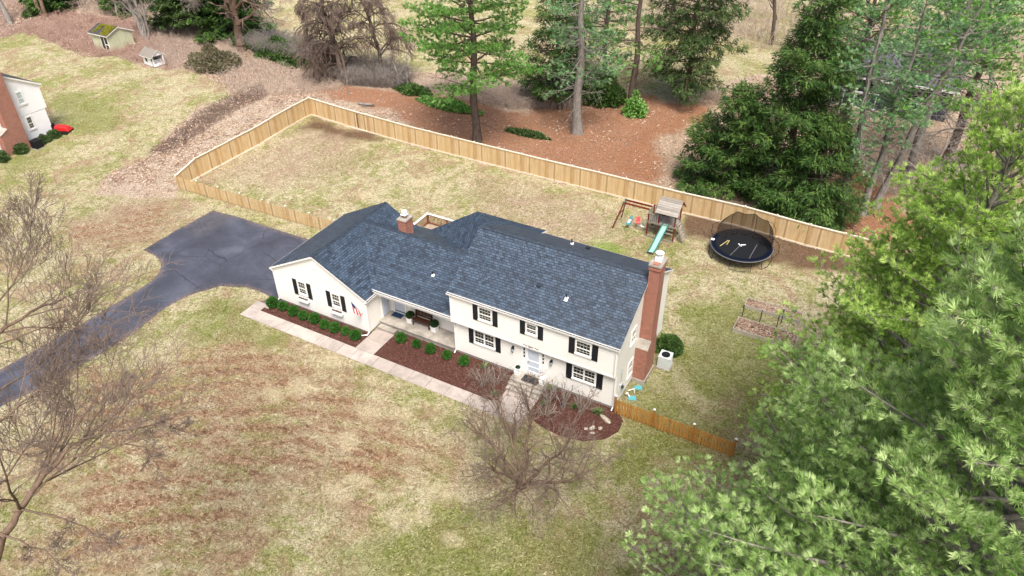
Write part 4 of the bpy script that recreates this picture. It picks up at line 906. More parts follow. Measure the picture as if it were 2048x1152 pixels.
# swings hanging on the beam
g_ = tag(empty('glider_swing', (4.5, 18.2, zp+.45)), 'turquoise two seat horse glider hanging from the swing beam', 'swing')
MB().tube([(0, -.42, .06), (0, -.2, .0), (0, .2, .0), (0, .42, .06)], [.06, .11, .11, .06], 8).tube([(0, .30, .05), (0, .42, .28), (0, .55, .34)], [.09, .08, .05], 8).tube([(-.2, -.3, .02), (.2, -.3, .02)], .035, 6).build('body', M['teal'], g_)
MB().box(-.09, .09, -.25, .22, .10, .15).build('seat', M['white'], g_)
MB().tube([(0, -.4, .05), (-.02, -.25, 1.62)], .012, 4).tube([(0, .4, .1), (-.02, .2, 1.62)], .012, 4).build('hanger', M['rope'], g_)
g_ = tag(empty('toddler_swing', (5.15, 18.25, zp+.62)), 'pink bucket toddler swing hanging on yellow ropes', 'swing')
mb = MB(); mb.tube([(.2*math.cos(a), .17*math.sin(a), .16+.10*math.sin(a)) for a in np.linspace(0, 2*PI, 15)[:-1]]+[(.2, 0, .16)], .04, 6); mb.box(-.14, .14, -.14, .14, -.06, -.03).tube([(0, -.16, .05), (0, -.14, -.04)], .05, 6).box(-.16, .16, .12, .17, -.05, .42).build('seat', M['pink'], g_)
mb = MB()
for s in (-1, 1): mb.tube([(s*.18, 0, .2), (s*.16, 0, 1.48)], .012, 4)
mb.build('rope', M['rope'], g_)
g_ = tag(empty('strap_swing', (5.62, 18.25, zp+.36)), 'white curved seat swing hanging next to the playset tower', 'swing')
MB().tube([(-.22, 0, .08), (-.12, 0, .01), (0, 0, -.02), (.12, 0, .01), (.22, 0, .08)], .06, 6).build('seat', M['white'], g_)
mb = MB()
for s in (-1, 1): mb.tube([(s*.22, 0, .08), (s*.2, 0, 1.72)], .008, 4)
mb.build('chain', M['metal'], g_)

# ------------------------------------------------------------------ trampoline
tcx, tcy, tz = 13.15, 18.35, .78; TR = 2.15
tp = tag(empty('trampoline', (tcx, tcy, tz)), 'round black trampoline with navy edge pad and sagging black safety net', 'trampoline')
c_ = lambda r, a, z: (r*math.cos(a), r*math.sin(a), z)
NS = 48
t = NT('black_jump_mat', .55, .3); t.color((.010, .011, .013)); M['jump'] = t.m
t = NT('navy_vinyl_pad', .3, .5); t.color((.004, .007, .018)); M['pad'] = t.m
MB().lathe([(TR-.22, .86), (TR-.22, .875)], (0, 0, 0), NS).build('jumping_mat', M['jump'], tp)
mb = MB(); mb.lathe([(TR-.3, .885), (TR-.3, .90), (TR-.02, .92), (TR+.05, .90), (TR+.05, .87), (TR-.3, .885)], (0, 0, 0), NS); mb.f = [f for f in mb.f if len(f) == 4]; mb.m = mb.m[:len(mb.f)]
mb.build('edge_pad', M['pad'], tp, fix=False)
MB().tube([c_(TR+.06, a, .84) for a in np.linspace(0, 2*PI, NS+1)], .03, 6).build('frame_ring', M['tubegrey'], tp)
for a0 in (-2.72, -1.42+.1, -.25, 1.0, 2.2):
    a1, a2 = a0-.34, a0+.34
    MB().tube([c_(TR+.03, a1, .82), c_(TR+.1, a1, .05), c_(TR+.1, (a1+a2)/2, .02), c_(TR+.1, a2, .05), c_(TR+.03, a2, .82)], .024, 6).build('leg', M['pipe'], tp)
net_h = lambda a: .35+1.25*max(0, math.sin(a-.05))**.6 if math.sin(a-.05) > 0 else .0
for k, a in enumerate((.05, .75, 1.45, 2.15, 2.85)):
    r0, h = TR+.12, (1.75 if 0 < k < 4 else 1.2)
    MB().tube([c_(r0, a, .3), c_(r0+.32, a, .9), c_(r0+.30, a, .9+h*.5), c_(r0-.08, a, .9+h*.85), c_(r0-.55, a-.05, .9+h)], .018, 6).build('net_pole', M['pipe'], tp)
t = NT('black_net', .8, .2); t.color((.02, .015, .012)); trn = t.n('BsdfTransparent'); mx = t.n('MixShader'); mx.inputs[0].default_value = .68
ck = t.n('TexBrick'); t.l(t.b.outputs[0], mx.inputs[2]); t.l(trn.outputs[0], mx.inputs[1]); t.l(mx.outputs[0], t.t.nodes['Material Output'].inputs[0]); M['net'] = t.m
vs, fs = [], []; NA = 40
for i in range(NA+1):
    a = .02+2.9*i/NA; top = 1.75*(1-.10*abs(math.sin((a-.05)/.7*PI)))*(1 if .5 < a < 2.5 else .72+.28*min(1, (a if a < 1 else 2.95-a)/.5))
    for j in range(7):
        q = j/6; rr = TR-.28+.42*math.sin(q*1.6)-.55*q**3; vs.append(c_(rr, a, .9+top*q-.10*math.sin(q*PI)*math.sin(a*9)))
for i in range(NA):
    for j in range(6): k = i*7+j; fs.append((k, k+1, k+8, k+7))
mb = MB(); mb.v, mb.f, mb.m = vs, fs, [0]*len(fs); nt_ = mb.build('safety_net', M['net'], tp, fix=False, smooth=True)
MB().tube([vs[i*7+6] for i in range(NA+1)], .022, 5).tube([vs[i*7] for i in range(NA+1)], .03, 5).build('net_hem', M['pipe'], nt_)
rg = random.Random(5)     # the collapsed front half of the net lies on the mat
for k in range(5):
    a = .5+k*.5; mb = MB(); mb.tube([c_(TR-.35, a, .92), c_(TR-.7, a+.15, .93+.05*rg.random()), c_(TR-.6, a+.35, .92)], [.03, .07, .03], 5)
    mb.build('fallen_net', M['net'], nt_)
MB().beam((-.35, -1.85, .93), (-.05, .0, .885), .035, .02).beam((.95, -1.6, .93), (.98, .55, .89), .035, .02).build('net_tube', M['tubegrey'], tp)
MB().tube([(-1.35, -.9, .885), (-1.05, .1, .885), (-.95, .12, .885), (-.98, -.5, .885)], .025, 5).build('loose_strap', M['rope'], tp)
mb = MB().add([(-.30, .05, .879), (-.20, .08, .879), (.08, -.20, .879), (-.03, -.22, .879)][::-1], [(0, 1, 2, 3)]).add([(-.10, .02, .8795), (.22, .20, .8795), (.28, .12, .8795), (.02, -.06, .8795)][::-1], [(0, 1, 2, 3)])
mb.build('mat_emblem', M['white'], tp, fix=False)
MB().box(-TR-.04, -TR+.20, -.42, -.16, .905, .925).build('pad_label', M['white'], tp)

# ------------------------------------------------------------------ raised beds
def raised_bed(x0, x1, y0, y1, zb, h, div, lab, seed):
    t_ = tag(empty('raised_bed', (x0, y0, zb)), lab, 'planter', 'raised garden beds'); X, Y = x1-x0, y1-y0
    MB().box(0, X, 0, .04, -.1, h).box(0, X, Y-.04, Y, -.1, h).box(0, .04, .04, Y-.04, -.1, h).box(X-.04, X, .04, Y-.04, -.1, h).build('plank_frame', M['bed_wood'], t_)
    for d_ in div: MB().box(d_, d_+.04, .04, Y-.04, -.05, h-.01).build('divider', M['bed_wood'], t_)
    MB().box(.04, X-.04, .04, Y-.04, -.1, h-.10).build('soil', M['soil'], t_)
    rg = np.random.RandomState(seed); n = 1500; c = np.stack([rg.uniform(.06, X-.06, n), rg.uniform(.06, Y-.06, n), h-.09+.08*rg.rand(n)], -1)
    a = rg.rand(n)*6.3; d_ = np.stack([np.cos(a), np.sin(a), rg.randn(n)*.2], -1)*.09; s = np.stack([-np.sin(a), np.cos(a), rg.randn(n)*.3], -1)*.02
    V = np.stack([c-d_, c+s, c+d_, c-s], 1).reshape(-1, 3); np_mesh('dead_plants', V, np.arange(4*n).reshape(n, 4), M['litterleaf'], t_)
raised_bed(15.0, 18.7, 12.75, 13.75, .38, .22, (1.3, 2.6), 'further weathered garden bed split by dividers and full of dead plants', 1)
raised_bed(14.98, 18.9, 10.1, 11.5, .15, .34, (), 'nearer long garden bed with pale plank front and dead plants inside', 2)
for k, (x, y) in enumerate([(15.18, 11.62), (16.35, 11.62), (17.45, 11.62), (17.6, 12.3)]):
    z = zgf(x, y); o = MB().box(-.025, .025, -.025, .025, -.2, 1.15).box(-.04, .04, -.02, .02, .9, .94).build('garden_stake', M['pipe'], loc=(x, y, z))
    tag(o, 'black garden stake standing behind the nearer raised bed, %s from the house' % ords[k] if k < 3 else 'black garden stake standing between the two raised beds under the pine', 'stake', 'black garden stakes')

# ------------------------------------------------------------------ neighbours' buildings
nh = tag(empty('neighbour_house', (-52.8, 0, 0)), 'white two storey house with red brick chimney at the left edge', 'house')
nx_ = lambda: MB()
MB().box(-10, 0, -3.0, 8.95, -.2, 2.74).build('lower_wall', M['nsiding'], nh)
MB().prism([(-3.0, 2.74), (9.15, 2.74), (9.15, 5.0), (3.1, 8.4), (-3.0, 5.0)], 'x', -10, .03).build('upper_wall', M['nsiding'], nh)
MB().slab([(-10.2, 3.1, 8.62), (.2, 3.1, 8.62), (.2, 9.4, 5.05), (-10.2, 9.4, 5.05)], .16).slab([(-10.2, -3.3, 5.05), (.2, -3.3, 5.05), (.2, 3.1, 8.62), (-10.2, 3.1, 8.62)], .16).build('roof', [M['nroof'], tr], nh, fix=False)
MB().prism([(3.1, 8.44), (9.3, 4.93), (9.3, 4.7), (3.1, 8.2)], 'x', .035, .06).box(.031, .06, 9.0, 9.16, 2.74, 4.75).build('rake_board', tr, nh)
MB().box(.04, .85, 4.45, 5.92, -.2, 9.6).hexa([(.04, 3.6, -.2), (.85, 3.6, -.2), (.85, 4.45, -.2), (.04, 4.45, -.2)], [(.04, 3.7, 2.0), (.85, 3.7, 2.0), (.85, 4.45, 2.4), (.04, 4.45, 2.4)]).build('chimney', M['nbrick'], nh)
MB().hexa([(.0, 3.62, 2.03), (.9, 3.62, 2.03), (.9, 4.46, 2.43), (.0, 4.46, 2.43)], [(.0, 3.62, 2.10), (.9, 3.62, 2.10), (.9, 4.46, 2.50), (.0, 4.46, 2.50)]).build('chimney_shoulder', M['concrete'], nh)
def lw(y0, y1, z0, z1, gl): 
    o = window(nh, 'r', 0.03 if z0 > 2.8 else 0, y0, y1, z0, z1, 3 if gl == 'glass' else 1, 1, glass=gl, cas=.13)
lw(6.86, 7.32, 3.85, 4.92, 'nglass'); lw(6.90, 7.30, 1.33, 2.45, 'glass')
MB().box(-.05, .02, -3.0, 8.9, -.3, .3).build('foundation', M['found'], nh)
ac_unit(-51.3, 6.15, 0, .1, .38, 'gun' if 'gun' in M else 'pipe', 'pipe', 'dark grey air conditioner beside the neighbouring white house', .80)
def bush(name, lab, x, y, z, rx, ry, h, mat, seed, n=2500, L=.14, grp=None, cat='shrub'):
    rg = np.random.RandomState(seed); root = tag(empty(name, (x, y, z)), lab, cat, grp)
    d = rg.randn(n, 3); d /= np.linalg.norm(d, axis=1)[:, None]; d[:, 2] = np.abs(d[:, 2])
    k = 1+.22*np.sin(d[:, 0]*4+seed)*np.cos(d[:, 1]*5+seed*2)+.12*np.sin(d[:, 2]*9+d[:, 0]*7)
    p = d*(k*(1-.45*rg.rand(n)**2))[:, None]*np.array([rx, ry, h]); p[:, 2] += .08
    dd = d*.8+rg.randn(n, 3)*.6; dd /= np.linalg.norm(dd, axis=1)[:, None]; s = np.cross(dd, rg.randn(n, 3)); s /= np.linalg.norm(s, axis=1)[:, None]
    V = np.stack([p-s*L*.35, p+dd*L, p+s*L*.35, p-dd*L*.4], 1).reshape(-1, 3); fo = np_mesh('foliage', V, np.arange(4*n).reshape(n, 4), M[mat], root)
    fo.data.attributes.new('tone', 'FLOAT', 'FACE').data.foreach_set('value', rg.rand(n).astype(np.float32))
    mb = MB()
    for q in range(9): a = q*.7; mb.tube([(0, 0, -.1), (rx*.3*math.cos(a), ry*.3*math.sin(a), h*.5), (rx*.75*math.cos(a), ry*.75*math.sin(a), h*.8)], [.03, .02, .006], 4)
    mb.build('stems', M['bark_b'], root); return root
bush('foundation_shrub', 'dark green clipped shrub between the neighbour chimney and its air conditioner', -51.95, 4.75, 0, .75, .6, .75, 'shrub', 3)
bush('foundation_shrub', 'dark green shrub cut by the left picture edge below the neighbour house', -51.8, 2.9, 0, .7, .6, .7, 'shrub', 4)
bush('foundation_shrub', 'dark green shrub between the neighbour air conditioner and the house corner', -51.9, 7.25, 0, .55, .5, .6, 'shrub', 5)
bush('foundation_shrub', 'brownish thin shrub at the far corner of the neighbour house', -51.9, 8.4, 0, .6, .55, .65, 'shrub', 6)
rm = tag(empty('lawn_mower', (-52.0, 9.5, 0), .4), 'red ride on lawn mower half hidden behind the neighbour house', 'lawn mower')
MB().hexa([(-.8, -.4, .35), (.8, -.4, .35), (.8, .4, .35), (-.8, .4, .35)], [(-.7, -.33, .85), (.55, -.33, .75), (.55, .33, .75), (-.7, .33, .85)]).build('hood', M['red'], rm, bevel=.06)
MB().box(-1.5, -.8, -.35, .35, .4, .5).box(-1.45, -.95, -.28, .28, .5, .95).build('seat', M['pipe'], rm, bevel=.03); MB().box(-.9, .3, -.6, .6, .15, .32).build('mower_deck', M['pipe'], rm)
for x, r in ((.5, .2), (-1.1, .28)):
    for s in (-1, 1): 
        o = MB().tube([(x, s*.42, r), (x, s*.6, r)], r, 14).build('wheel', M['pipe'], rm)
# garden shed
sh = tag(empty('garden_shed', (-65.7, 26.15, .95), .0), 'mildewed pale green shed with a mossy dark roof', 'shed')
MB().prism([(0, -.2), (3.3, -.2), (3.3, 1.7), (1.5, 2.5), (0, 2.0)], 'x', -3.1, 0).build('wall', M['shedw'], sh)
sr = MB().slab([(-3.3, -.3, 1.97), (.2, -.3, 1.97), (.2, 1.5, 2.65), (-3.3, 1.5, 2.65)], .1).slab([(-3.3, 1.5, 2.65), (.2, 1.5, 2.65), (.2, 3.55, 1.70), (-3.3, 3.55, 1.70)], .1).build('roof', [M['nroof'], M['trim']], sh, fix=False)
rg = np.random.RandomState(5); n = 2600; X = rg.uniform(-2.7, .1, n); Y = rg.uniform(-.2, 1.45, n); k = fbm(X, Y, .7, 4)+.15*np.sin((X+1.2)) > .42; X, Y = X[k], Y[k]; n = len(X)
c = np.stack([X, Y, 1.97+(Y+.3)*.378+.03], -1); a = rg.rand(n)*6.3; d = np.stack([np.cos(a), np.sin(a), rg.rand(n)*.8], -1)*.07; s = np.stack([-np.sin(a), np.cos(a), rg.rand(n)*.3], -1)*.05
np_mesh('moss', np.stack([c-d, c+s, c+d, c-s], 1).reshape(-1, 3), np.arange(4*n).reshape(n, 4), M['moss'], sr)
MB().box(-1.45, -.25, -.03, -.002, .25, 1.65).build('door_opening', M['glass'], sh); MB().box(-1.5, -1.42, -.05, -.004, .2, 1.7).box(-.28, -.2, -.05, -.004, .2, 1.7).box(-.9, -.82, -.05, -.031, .25, 1.65).box(-.8, -.3, -.045, -.031, .75, .85).build('door_trim', M['trim'], sh)
MB().prism([(-.3, 1.91), (1.5, 2.59), (3.55, 1.64), (3.55, 1.54), (1.5, 2.47), (-.3, 1.81)], 'x', .005, .03).build('rake_board', M['trim'], sh)
# playhouse
pl_ = tag(empty('playhouse', (-57.4, 25.5, .95), -.12), 'small white wooden playhouse with grey roof and open front', 'playhouse')
for x in (-1.05, .85): 
    for y in (-.6, .7): MB().box(x-.05, x+.05, y-.05, y+.05, 0, 1.25).build('corner_post', M['white'], pl_)
MB().box(-1.05, .4, -.64, -.60, .12, 1.25).box(-1.09, -1.05, -.6, .7, .12, 1.25).box(-1.05, .85, .70, .74, .12, 1.25).box(.87, .9, -.55, .65, .12, .40).box(.4, .45, -.64, .66, .12, .7).build('wall', M['nsiding'], pl_)
MB().prism([(-.72, 1.25), (.05, 1.85), (.82, 1.25)], 'x', .84, .88).prism([(-.72, 1.25), (.05, 1.85), (.82, 1.25)], 'x', -1.1, -1.06).build('gable', M['white'], pl_)
MB().slab([(-1.3, -.9, 1.18), (1.05, -.9, 1.18), (1.05, .05, 1.93), (-1.3, .05, 1.93)], .06).slab([(-1.3, .05, 1.93), (1.05, .05, 1.93), (1.05, 1.0, 1.18), (-1.3, 1.0, 1.18)], .06).build('roof', [M['grey_wood'], M['white']], pl_, fix=False)
MB().box(-1.1, 1.0, -.68, .78, 0, .12).box(-.4, .3, .0, .5, .12, .55).build('floor', M['grey_wood'], pl_)
MB().box(-.65, -.25, -.66, -.642, .5, .95).build('window', M['glass'], pl_)
# dark house seen through the trees
dh = tag(empty('background_house', (20, 51, .8)), 'dark blue grey house with white trim glimpsed behind the leaning pines', 'house')
t = NT('dark_blue_siding', .6, .2); t.color((.035, .042, .062)); M['dsid'] = t.m
t = NT('dark_roof', .8, .2); t.color(t.ramp(t.noise(4, 4), [(.3, (.07, .07, .08)), (.7, (.12, .12, .135))])); M['droof'] = t.m
MB().box(-5, 4.5, 0, 9, -.2, 3.4).build('wall', M['dsid'], dh)
MB().slab([(-5.5, -.6, 3.3), (5, -.6, 3.3), (5, 4.5, 5.6), (-5.5, 4.5, 5.6)], .2).slab([(-5.5, 4.5, 5.6), (5, 4.5, 5.6), (5, 9.6, 3.3), (-5.5, 9.6, 3.3)], .2).build('roof', [M['droof'], M['white']], dh, fix=False)
MB().box(-5.5, 5, -.68, -.6, 3.12, 3.32).build('fascia', M['white'], dh)
mb = MB()
for k in range(6): x = -7+k*1.0; mb.box(x, x+.09, -2.6, -2.5, -.1, 2.4)
mb.box(-7.1, -1.8, -2.62, -2.5, .95, 1.05); mb.box(-7.1, -1.8, -2.62, -2.5, 2.4, 2.55); mb.build('porch_rail', M['white'], dh)
for k in range(3): x = -4+k*3.0; MB().box(x, x+1.3, -.03, -.002, 1.1, 2.4).build('window', M['glass'], dh)

# ------------------------------------------------------------------ trees
def nrm(v): return v/np.maximum(np.linalg.norm(v, axis=-1, keepdims=True), 1e-9)
def tubes_np(P0, P1, R0, R1, n):
    P0, P1 = np.asarray(P0, float), np.asarray(P1, float); R0 = np.asarray(R0)[:, None, None]; R1 = np.asarray(R1)[:, None, None]
    d = nrm(P1-P0); up = np.where(np.abs(d[:, 2:3]) > .9, np.array([[1., 0, 0]]), np.array([[0, 0, 1.]]))
    x = nrm(np.cross(d, up)); y = np.cross(d, x); a = np.arange(n)*2*PI/n
    ring = x[:, None]*np.cos(a)[None, :, None]+y[:, None]*np.sin(a)[None, :, None]
    V = np.concatenate([P0[:, None]+ring*R0, (P1+d*np.minimum(.3*R1[:, 0], .05))[:, None]+ring*R1], 1).reshape(-1, 3)
    k = np.arange(n); k2 = (k+1) % n; f = np.stack([k, k2, k2+n, k+n], -1)
    F = (f[None]+(np.arange(len(P0))*2*n)[:, None, None]).reshape(-1, 4)
    return V, F
def tube_obj(name, segs, mat, parent, nbig=7):
    S = [np.array([s[i] for s in segs], float) for i in range(4)]
    big = S[2] > .05; Vs, Fs, off = [], [], 0
    for m_, n in ((big, nbig), (~big & (S[2] > .018), 4), (S[2] <= .018, 3)):
        if m_.any():
            V, F = tubes_np(S[0][m_], S[1][m_], S[2][m_], S[3][m_], n); Vs.append(V); Fs.append(F+off); off += len(V)
    return np_mesh(name, np.concatenate(Vs), np.concatenate(Fs), mat, parent, smooth=True)
def path(rg, p, d, L, r0, r1, n, wob, grav=0., segs=None):
    """wandering limb; returns points, dirs"""
    pts = [np.array(p, float)]; ds = []; d = np.array(d, float)
    for i in range(n):
        d = d+rg.randn(3)*wob; d[2] += grav; d /= np.linalg.norm(d); pts.append(pts[-1]+d*L/n); ds.append(d.copy())
    if segs is not None:
        for i in range(n): segs.append((pts[i], pts[i+1], r0+(r1-r0)*i/n, r0+(r1-r0)*(i+1)/n))
    return pts, ds+[ds[-1]]
def perp(rg, d, ang, az=None):
    x = np.cross(d, [0, 0, 1.]); 
    if np.linalg.norm(x) < .1: x = np.array([1., 0, 0])
    x /= np.linalg.norm(x); y = np.cross(x, d); a = rg.rand()*2*PI if az is None else az
    return math.cos(ang)*d+math.sin(ang)*(x*math.cos(a)+y*math.sin(a))

def foliage_mesh(name, P, D, mode, mat, parent, rg, size=.16, k=12, wd=.02):
    """needle tufts (fans of thin blades) or flat sprays at points P looking along D"""
    n = len(P)
    if mode == 'tuft':
        S = nrm(np.cross(D, np.array([0, 0, 1.])+rg.randn(n, 3)*.7)); N_ = np.cross(S, D); a = rg.uniform(-1.15, 1.15, (n, k, 1))   # a fan of needles opening along the twig
        d = D[:, None, :]*np.cos(a)+S[:, None, :]*np.sin(a)+N_[:, None, :]*(rg.randn(n, k, 1)*.22+.12); d = nrm(d); L = size*(.8+.4*rg.rand(n, k, 1))*(1-.18*np.abs(a))
        s = nrm(np.cross(d, rg.randn(n, k, 3)))*wd*.5; c = P[:, None, :]
        V = np.stack([c-s*.4+d*L*.05, c+d*L*.55-s*1.25, c+d*L, c+d*L*.55+s*1.25], 2).reshape(-1, 3)
        # one face per needle bundle, all bundles of a tuft meet at its tip
        F = np.arange(len(V)).reshape(-1, 4)
    else:
        d = D[:, None, :]*.8+rg.randn(n, k, 3)*np.array([.55, .55, .30]); d = nrm(d); L = size*(.6+.8*rg.rand(n, k, 1))
        nn = np.array([0, 0, 1.])+rg.randn(n, k, 3)*.38; s = nrm(np.cross(d, nn))*wd*.5; c = P[:, None, :]+rg.randn(n, k, 3)*size*.35
        V = np.stack([c-s*.5, c+d*L*.5-s*1.3-np.array([0, 0, .1])*L, c+d*L-np.array([0, 0, .25])*L, c+d*L*.5+s*1.3-np.array([0, 0, .1])*L], 2).reshape(-1, 3)
        F = np.arange(len(V)).reshape(-1, 4)
    o = np_mesh(name, V, F, mat, parent)
    t_ = o.data.attributes.new('tone', 'FLOAT', 'FACE'); t_.data.foreach_set('value', np.repeat(rg.rand(n), k).astype(np.float32))
    return o

def conifer(name, lab, x, y, H, R, cb=2., seed=0, mode='tuft', mat='pine_far', bark_='bark_d', tr=.28, ds=.75, nb=5, elev=(.05, .75), droop=0., size=.3, k=9, wd=.05, step=.45, sub=.45, lean=(0, 0), dead=0, prof=None, az=None, thin=0., group=None, z=None, dark=None, clump=1, dmat='twig_g', stems=1):
    rg = np.random.RandomState(seed); z0 = zgf(x, y) if z is None else z
    root = tag(empty(name, (x, y, z0)), lab, 'tree', group); segs = []; dsegs = []; P, D = [], []
    n = 14; tp_ = [np.array([lean[0]*(i/n)**1.3*H+.10*math.sin(i*1.1+seed), lean[1]*(i/n)**1.3*H+.10*math.cos(i*.9+seed), H*i/n-.15]) for i in range(n+1)]
    rad = lambda q: tr*(1-q)**.8+.02+tr*.35*max(0, 1-q*14)
    for i in range(n): segs.append((tp_[i], tp_[i+1], rad(i/n), rad((i+1)/n)))
    at = lambda q: tp_[int(min(n-1, q*n))]+(tp_[int(min(n-1, q*n))+1]-tp_[int(min(n-1, q*n))])*(q*n-int(min(n-1, q*n)))
    zz = cb; a0 = rg.rand()*6
    while zz < H-.3:
        t = (zz-cb)/(H-cb); pr_ = (prof(t) if prof else min(1, .65+1.6*t)*(1-t)**.75)
        for b in range(nb):
            if rg.rand() < thin: continue
            a = a0+2*PI*b/nb+rg.randn()*.25; e = elev[0]+(elev[1]-elev[0])*t+rg.randn()*.08
            if az is not None and rg.rand() > az(a): continue
            L = R*pr_*(.68+.5*rg.rand())+.35; d = np.array([math.cos(a)*math.cos(e), math.sin(a)*math.cos(e), math.sin(e)])
            pts, dd = path(rg, at(zz/H), d, L, max(.012, .02+.012*L), .008, 6, .06, -droop+.02, segs)
            s = .28 if L > 1.5 else .1; side = 1
            while s < 1.:
                i = min(5, int(s*6)); p = pts[i]+(pts[i+1]-pts[i])*(s*6-i); side = -side
                l2 = ((1-s)*L*.55+.35)*(.7+.5*rg.rand()); hd = np.cross([0, 0, 1.], dd[i]); hd = hd/np.linalg.norm(hd)*side
                d2 = nrm(dd[i]*.75+hd*.85+np.array([0, 0, .08+rg.randn()*.1-droop*2]))
                p2, dd2 = path(rg, p, d2, l2, .012, .005, 3, .10, .03-droop, segs)
                q = .12
                m_ = max(1, int(l2/step))
                for u in range(m_):
                    f = (u+.6)/m_; i2 = min(2, int(f*3)); pp = p2[i2]+(p2[i2+1]-p2[i2])*(f*3-i2)
                    for _ in range(clump):
                        P.append(pp+rg.randn(3)*size*.35); D.append(nrm(dd2[i2]+rg.randn(3)*.45+np.array([0, 0, .35 if mode == 'tuft' else 0])))
                P.append(p2[-1]); D.append(nrm(dd2[-1]+np.array([0, 0, .3 if mode == 'tuft' else -.1])))
                s += sub/L*(.7+.6*rg.rand())
            P.append(pts[-1]); D.append(dd[-1])
        zz += ds*(.7+.6*rg.rand()); a0 += 1.1
    for i in range(dead):           # dead bare limbs under the crown
        h = cb*.35+rg.rand()*(H*.55); a = rg.rand()*6.28; e = rg.uniform(-.25, .5); d = np.array([math.cos(a)*math.cos(e), math.sin(a)*math.cos(e), math.sin(e)])
        pts, dd = path(rg, at(h/H), d, rg.uniform(1.5, 4.2), .04, .012, 5, .16, -.03, segs)
        for j in (1, 2, 3, 4):
            for _ in range(2): path(rg, pts[j], perp(rg, dd[j], .8), rg.uniform(.5, 1.5), .016, .009, 3, .2, -.04, segs)
    tube_obj('trunk', segs, M[bark_], root)
    if dsegs: tube_obj('dead_limbs', dsegs, M[dmat], root)
    foliage_mesh('crown', np.array(P), np.array(D), mode, M[mat], root, rg, size, k, wd)
    return root, len(P)

def bare(name, lab, x, y, seeds, seed, levels=3, mat='bark_b', tmat='twig_b', kids=(7, 6, 4), lens=(.55, .5, .45), wob=.13, grav=(.02, .01, 0), rr=.55, z=None, cat='tree', group=None, spread=.75, sstart=.25, twr=.006, tgrav=0., end=.25):
    """seeds: list of (points list, r0, r1) main stems in local coordinates"""
    rg = np.random.RandomState(seed); z0 = zgf(x, y) if z is None else z; root = tag(empty(name, (x, y, z0)), lab, cat, group)
    segs, tw = [], []; front = []
    for pl, r0, r1 in seeds:
        pl = [np.array(p, float) for p in pl]; n = len(pl)-1
        # subdivide with a little wander
        Q = [pl[0]]
        for i in range(n):
            for j in (1, 2, 3): q = pl[i]+(pl[i+1]-pl[i])*j/3; Q.append(q+rg.randn(3)*(.03*np.linalg.norm(pl[i+1]-pl[i]) if j < 3 else 0))
        m = len(Q)-1; rs = [r0+(r1-r0)*(i/m)**.8 for i in range(m+1)]
        for i in range(m): segs.append((Q[i], Q[i+1], rs[i], rs[i+1]))
        front.append((Q, [nrm(Q[min(i+1, m)]-Q[max(i-1, 0)]) for i in range(m+1)], rs, sum(np.linalg.norm(Q[i+1]-Q[i]) for i in range(m))))
    for lv in range(levels):
        nf = []
        for Q, Dd, rs, L in front:
            m = len(Q)-1; K = kids[lv]
            K = max(2, int(K*(.7+.6*rg.rand())*(min(1., L/6.+.15) if lv == 0 else 1.)))
            for c in range(K):
                s = sstart+(1-sstart)*(c+rg.rand())/K if lv == 0 else .12+.88*(c+rg.rand())/K
                i = min(m-1, int(s*m)); p = Q[i]+(Q[i+1]-Q[i])*(s*m-i); d = perp(rg, Dd[i], spread*(.6+.7*rg.rand())); d[2] += .12 if grav[lv] >= 0 else -.1; d = nrm(d)
                l = L*lens[lv]*(1.15-.6*s)*(.7+.6*rg.rand()); r = max(twr, rs[i]*rr); r1 = max(twr*.5, r*end); ns = 5 if lv < levels-1 else 4
                sg = segs if r > .02 else tw
                pts, dd = path(rg, p, d, l, r, r1, ns, wob, grav[lv], sg); nf.append((pts, dd, [r+(r1-r)*k/ns for k in range(ns+1)], l))
        front = nf
    for Q, Dd, rs, L in front:
        for c in range(2):
            i = rg.randint(1, len(Q)); path(rg, Q[i], perp(rg, Dd[min(i, len(Dd)-1)], .5), L*.45, twr*.8, twr*.4, 3, .1, tgrav, tw)
    if max(q[1] for q in seeds) < .14: tube_obj('stems', segs+tw, M[tmat], root, 6)
    else: tube_obj('trunk', segs, M[mat], root, 8); tube_obj('twigs', tw, M[tmat], root)
    return root

# two big white pines in the right foreground
conifer('white_pine', 'huge pale green pine filling the lower right corner, nearest the camera', 26.0, -14.5, 26.4, 9.4, 3.0, 41, 'tuft', 'pine_near', 'bark_g', .38, ds=.48, nb=6, elev=(.0, .8), size=.225, k=28, wd=.0135, thin=.14, step=.14, sub=.25, clump=1, z=0, prof=lambda t: (1.12-.1*t)*(1-t)**.66)
conifer('white_pine', 'tall yellow green pine with a bright pointed top at the right, behind the corner pine', 24.4, -2.6, 22.8, 6.9, 2.0, 43, 'tuft', 'pine_lime', 'bark_g', .34, ds=.50, nb=6, elev=(.05, .85), size=.24, k=22, wd=.018, thin=.1, step=.17, sub=.28, z=0, prof=lambda t: min(1, .8+.6*t)*(1-t)**.6)
conifer('white_pine', 'young yellow green pine leaning over the garden beds from the right', 24.5, 6.5, 15.5, 6.2, 1.2, 47, 'tuft', 'pine_lime', 'bark_g', .24, ds=.6, nb=5, elev=(.05, .85), size=.26, k=12, wd=.045, step=.30, sub=.38, z=0, prof=lambda t: min(1, .8+.6*t)*(1-t)**.65)
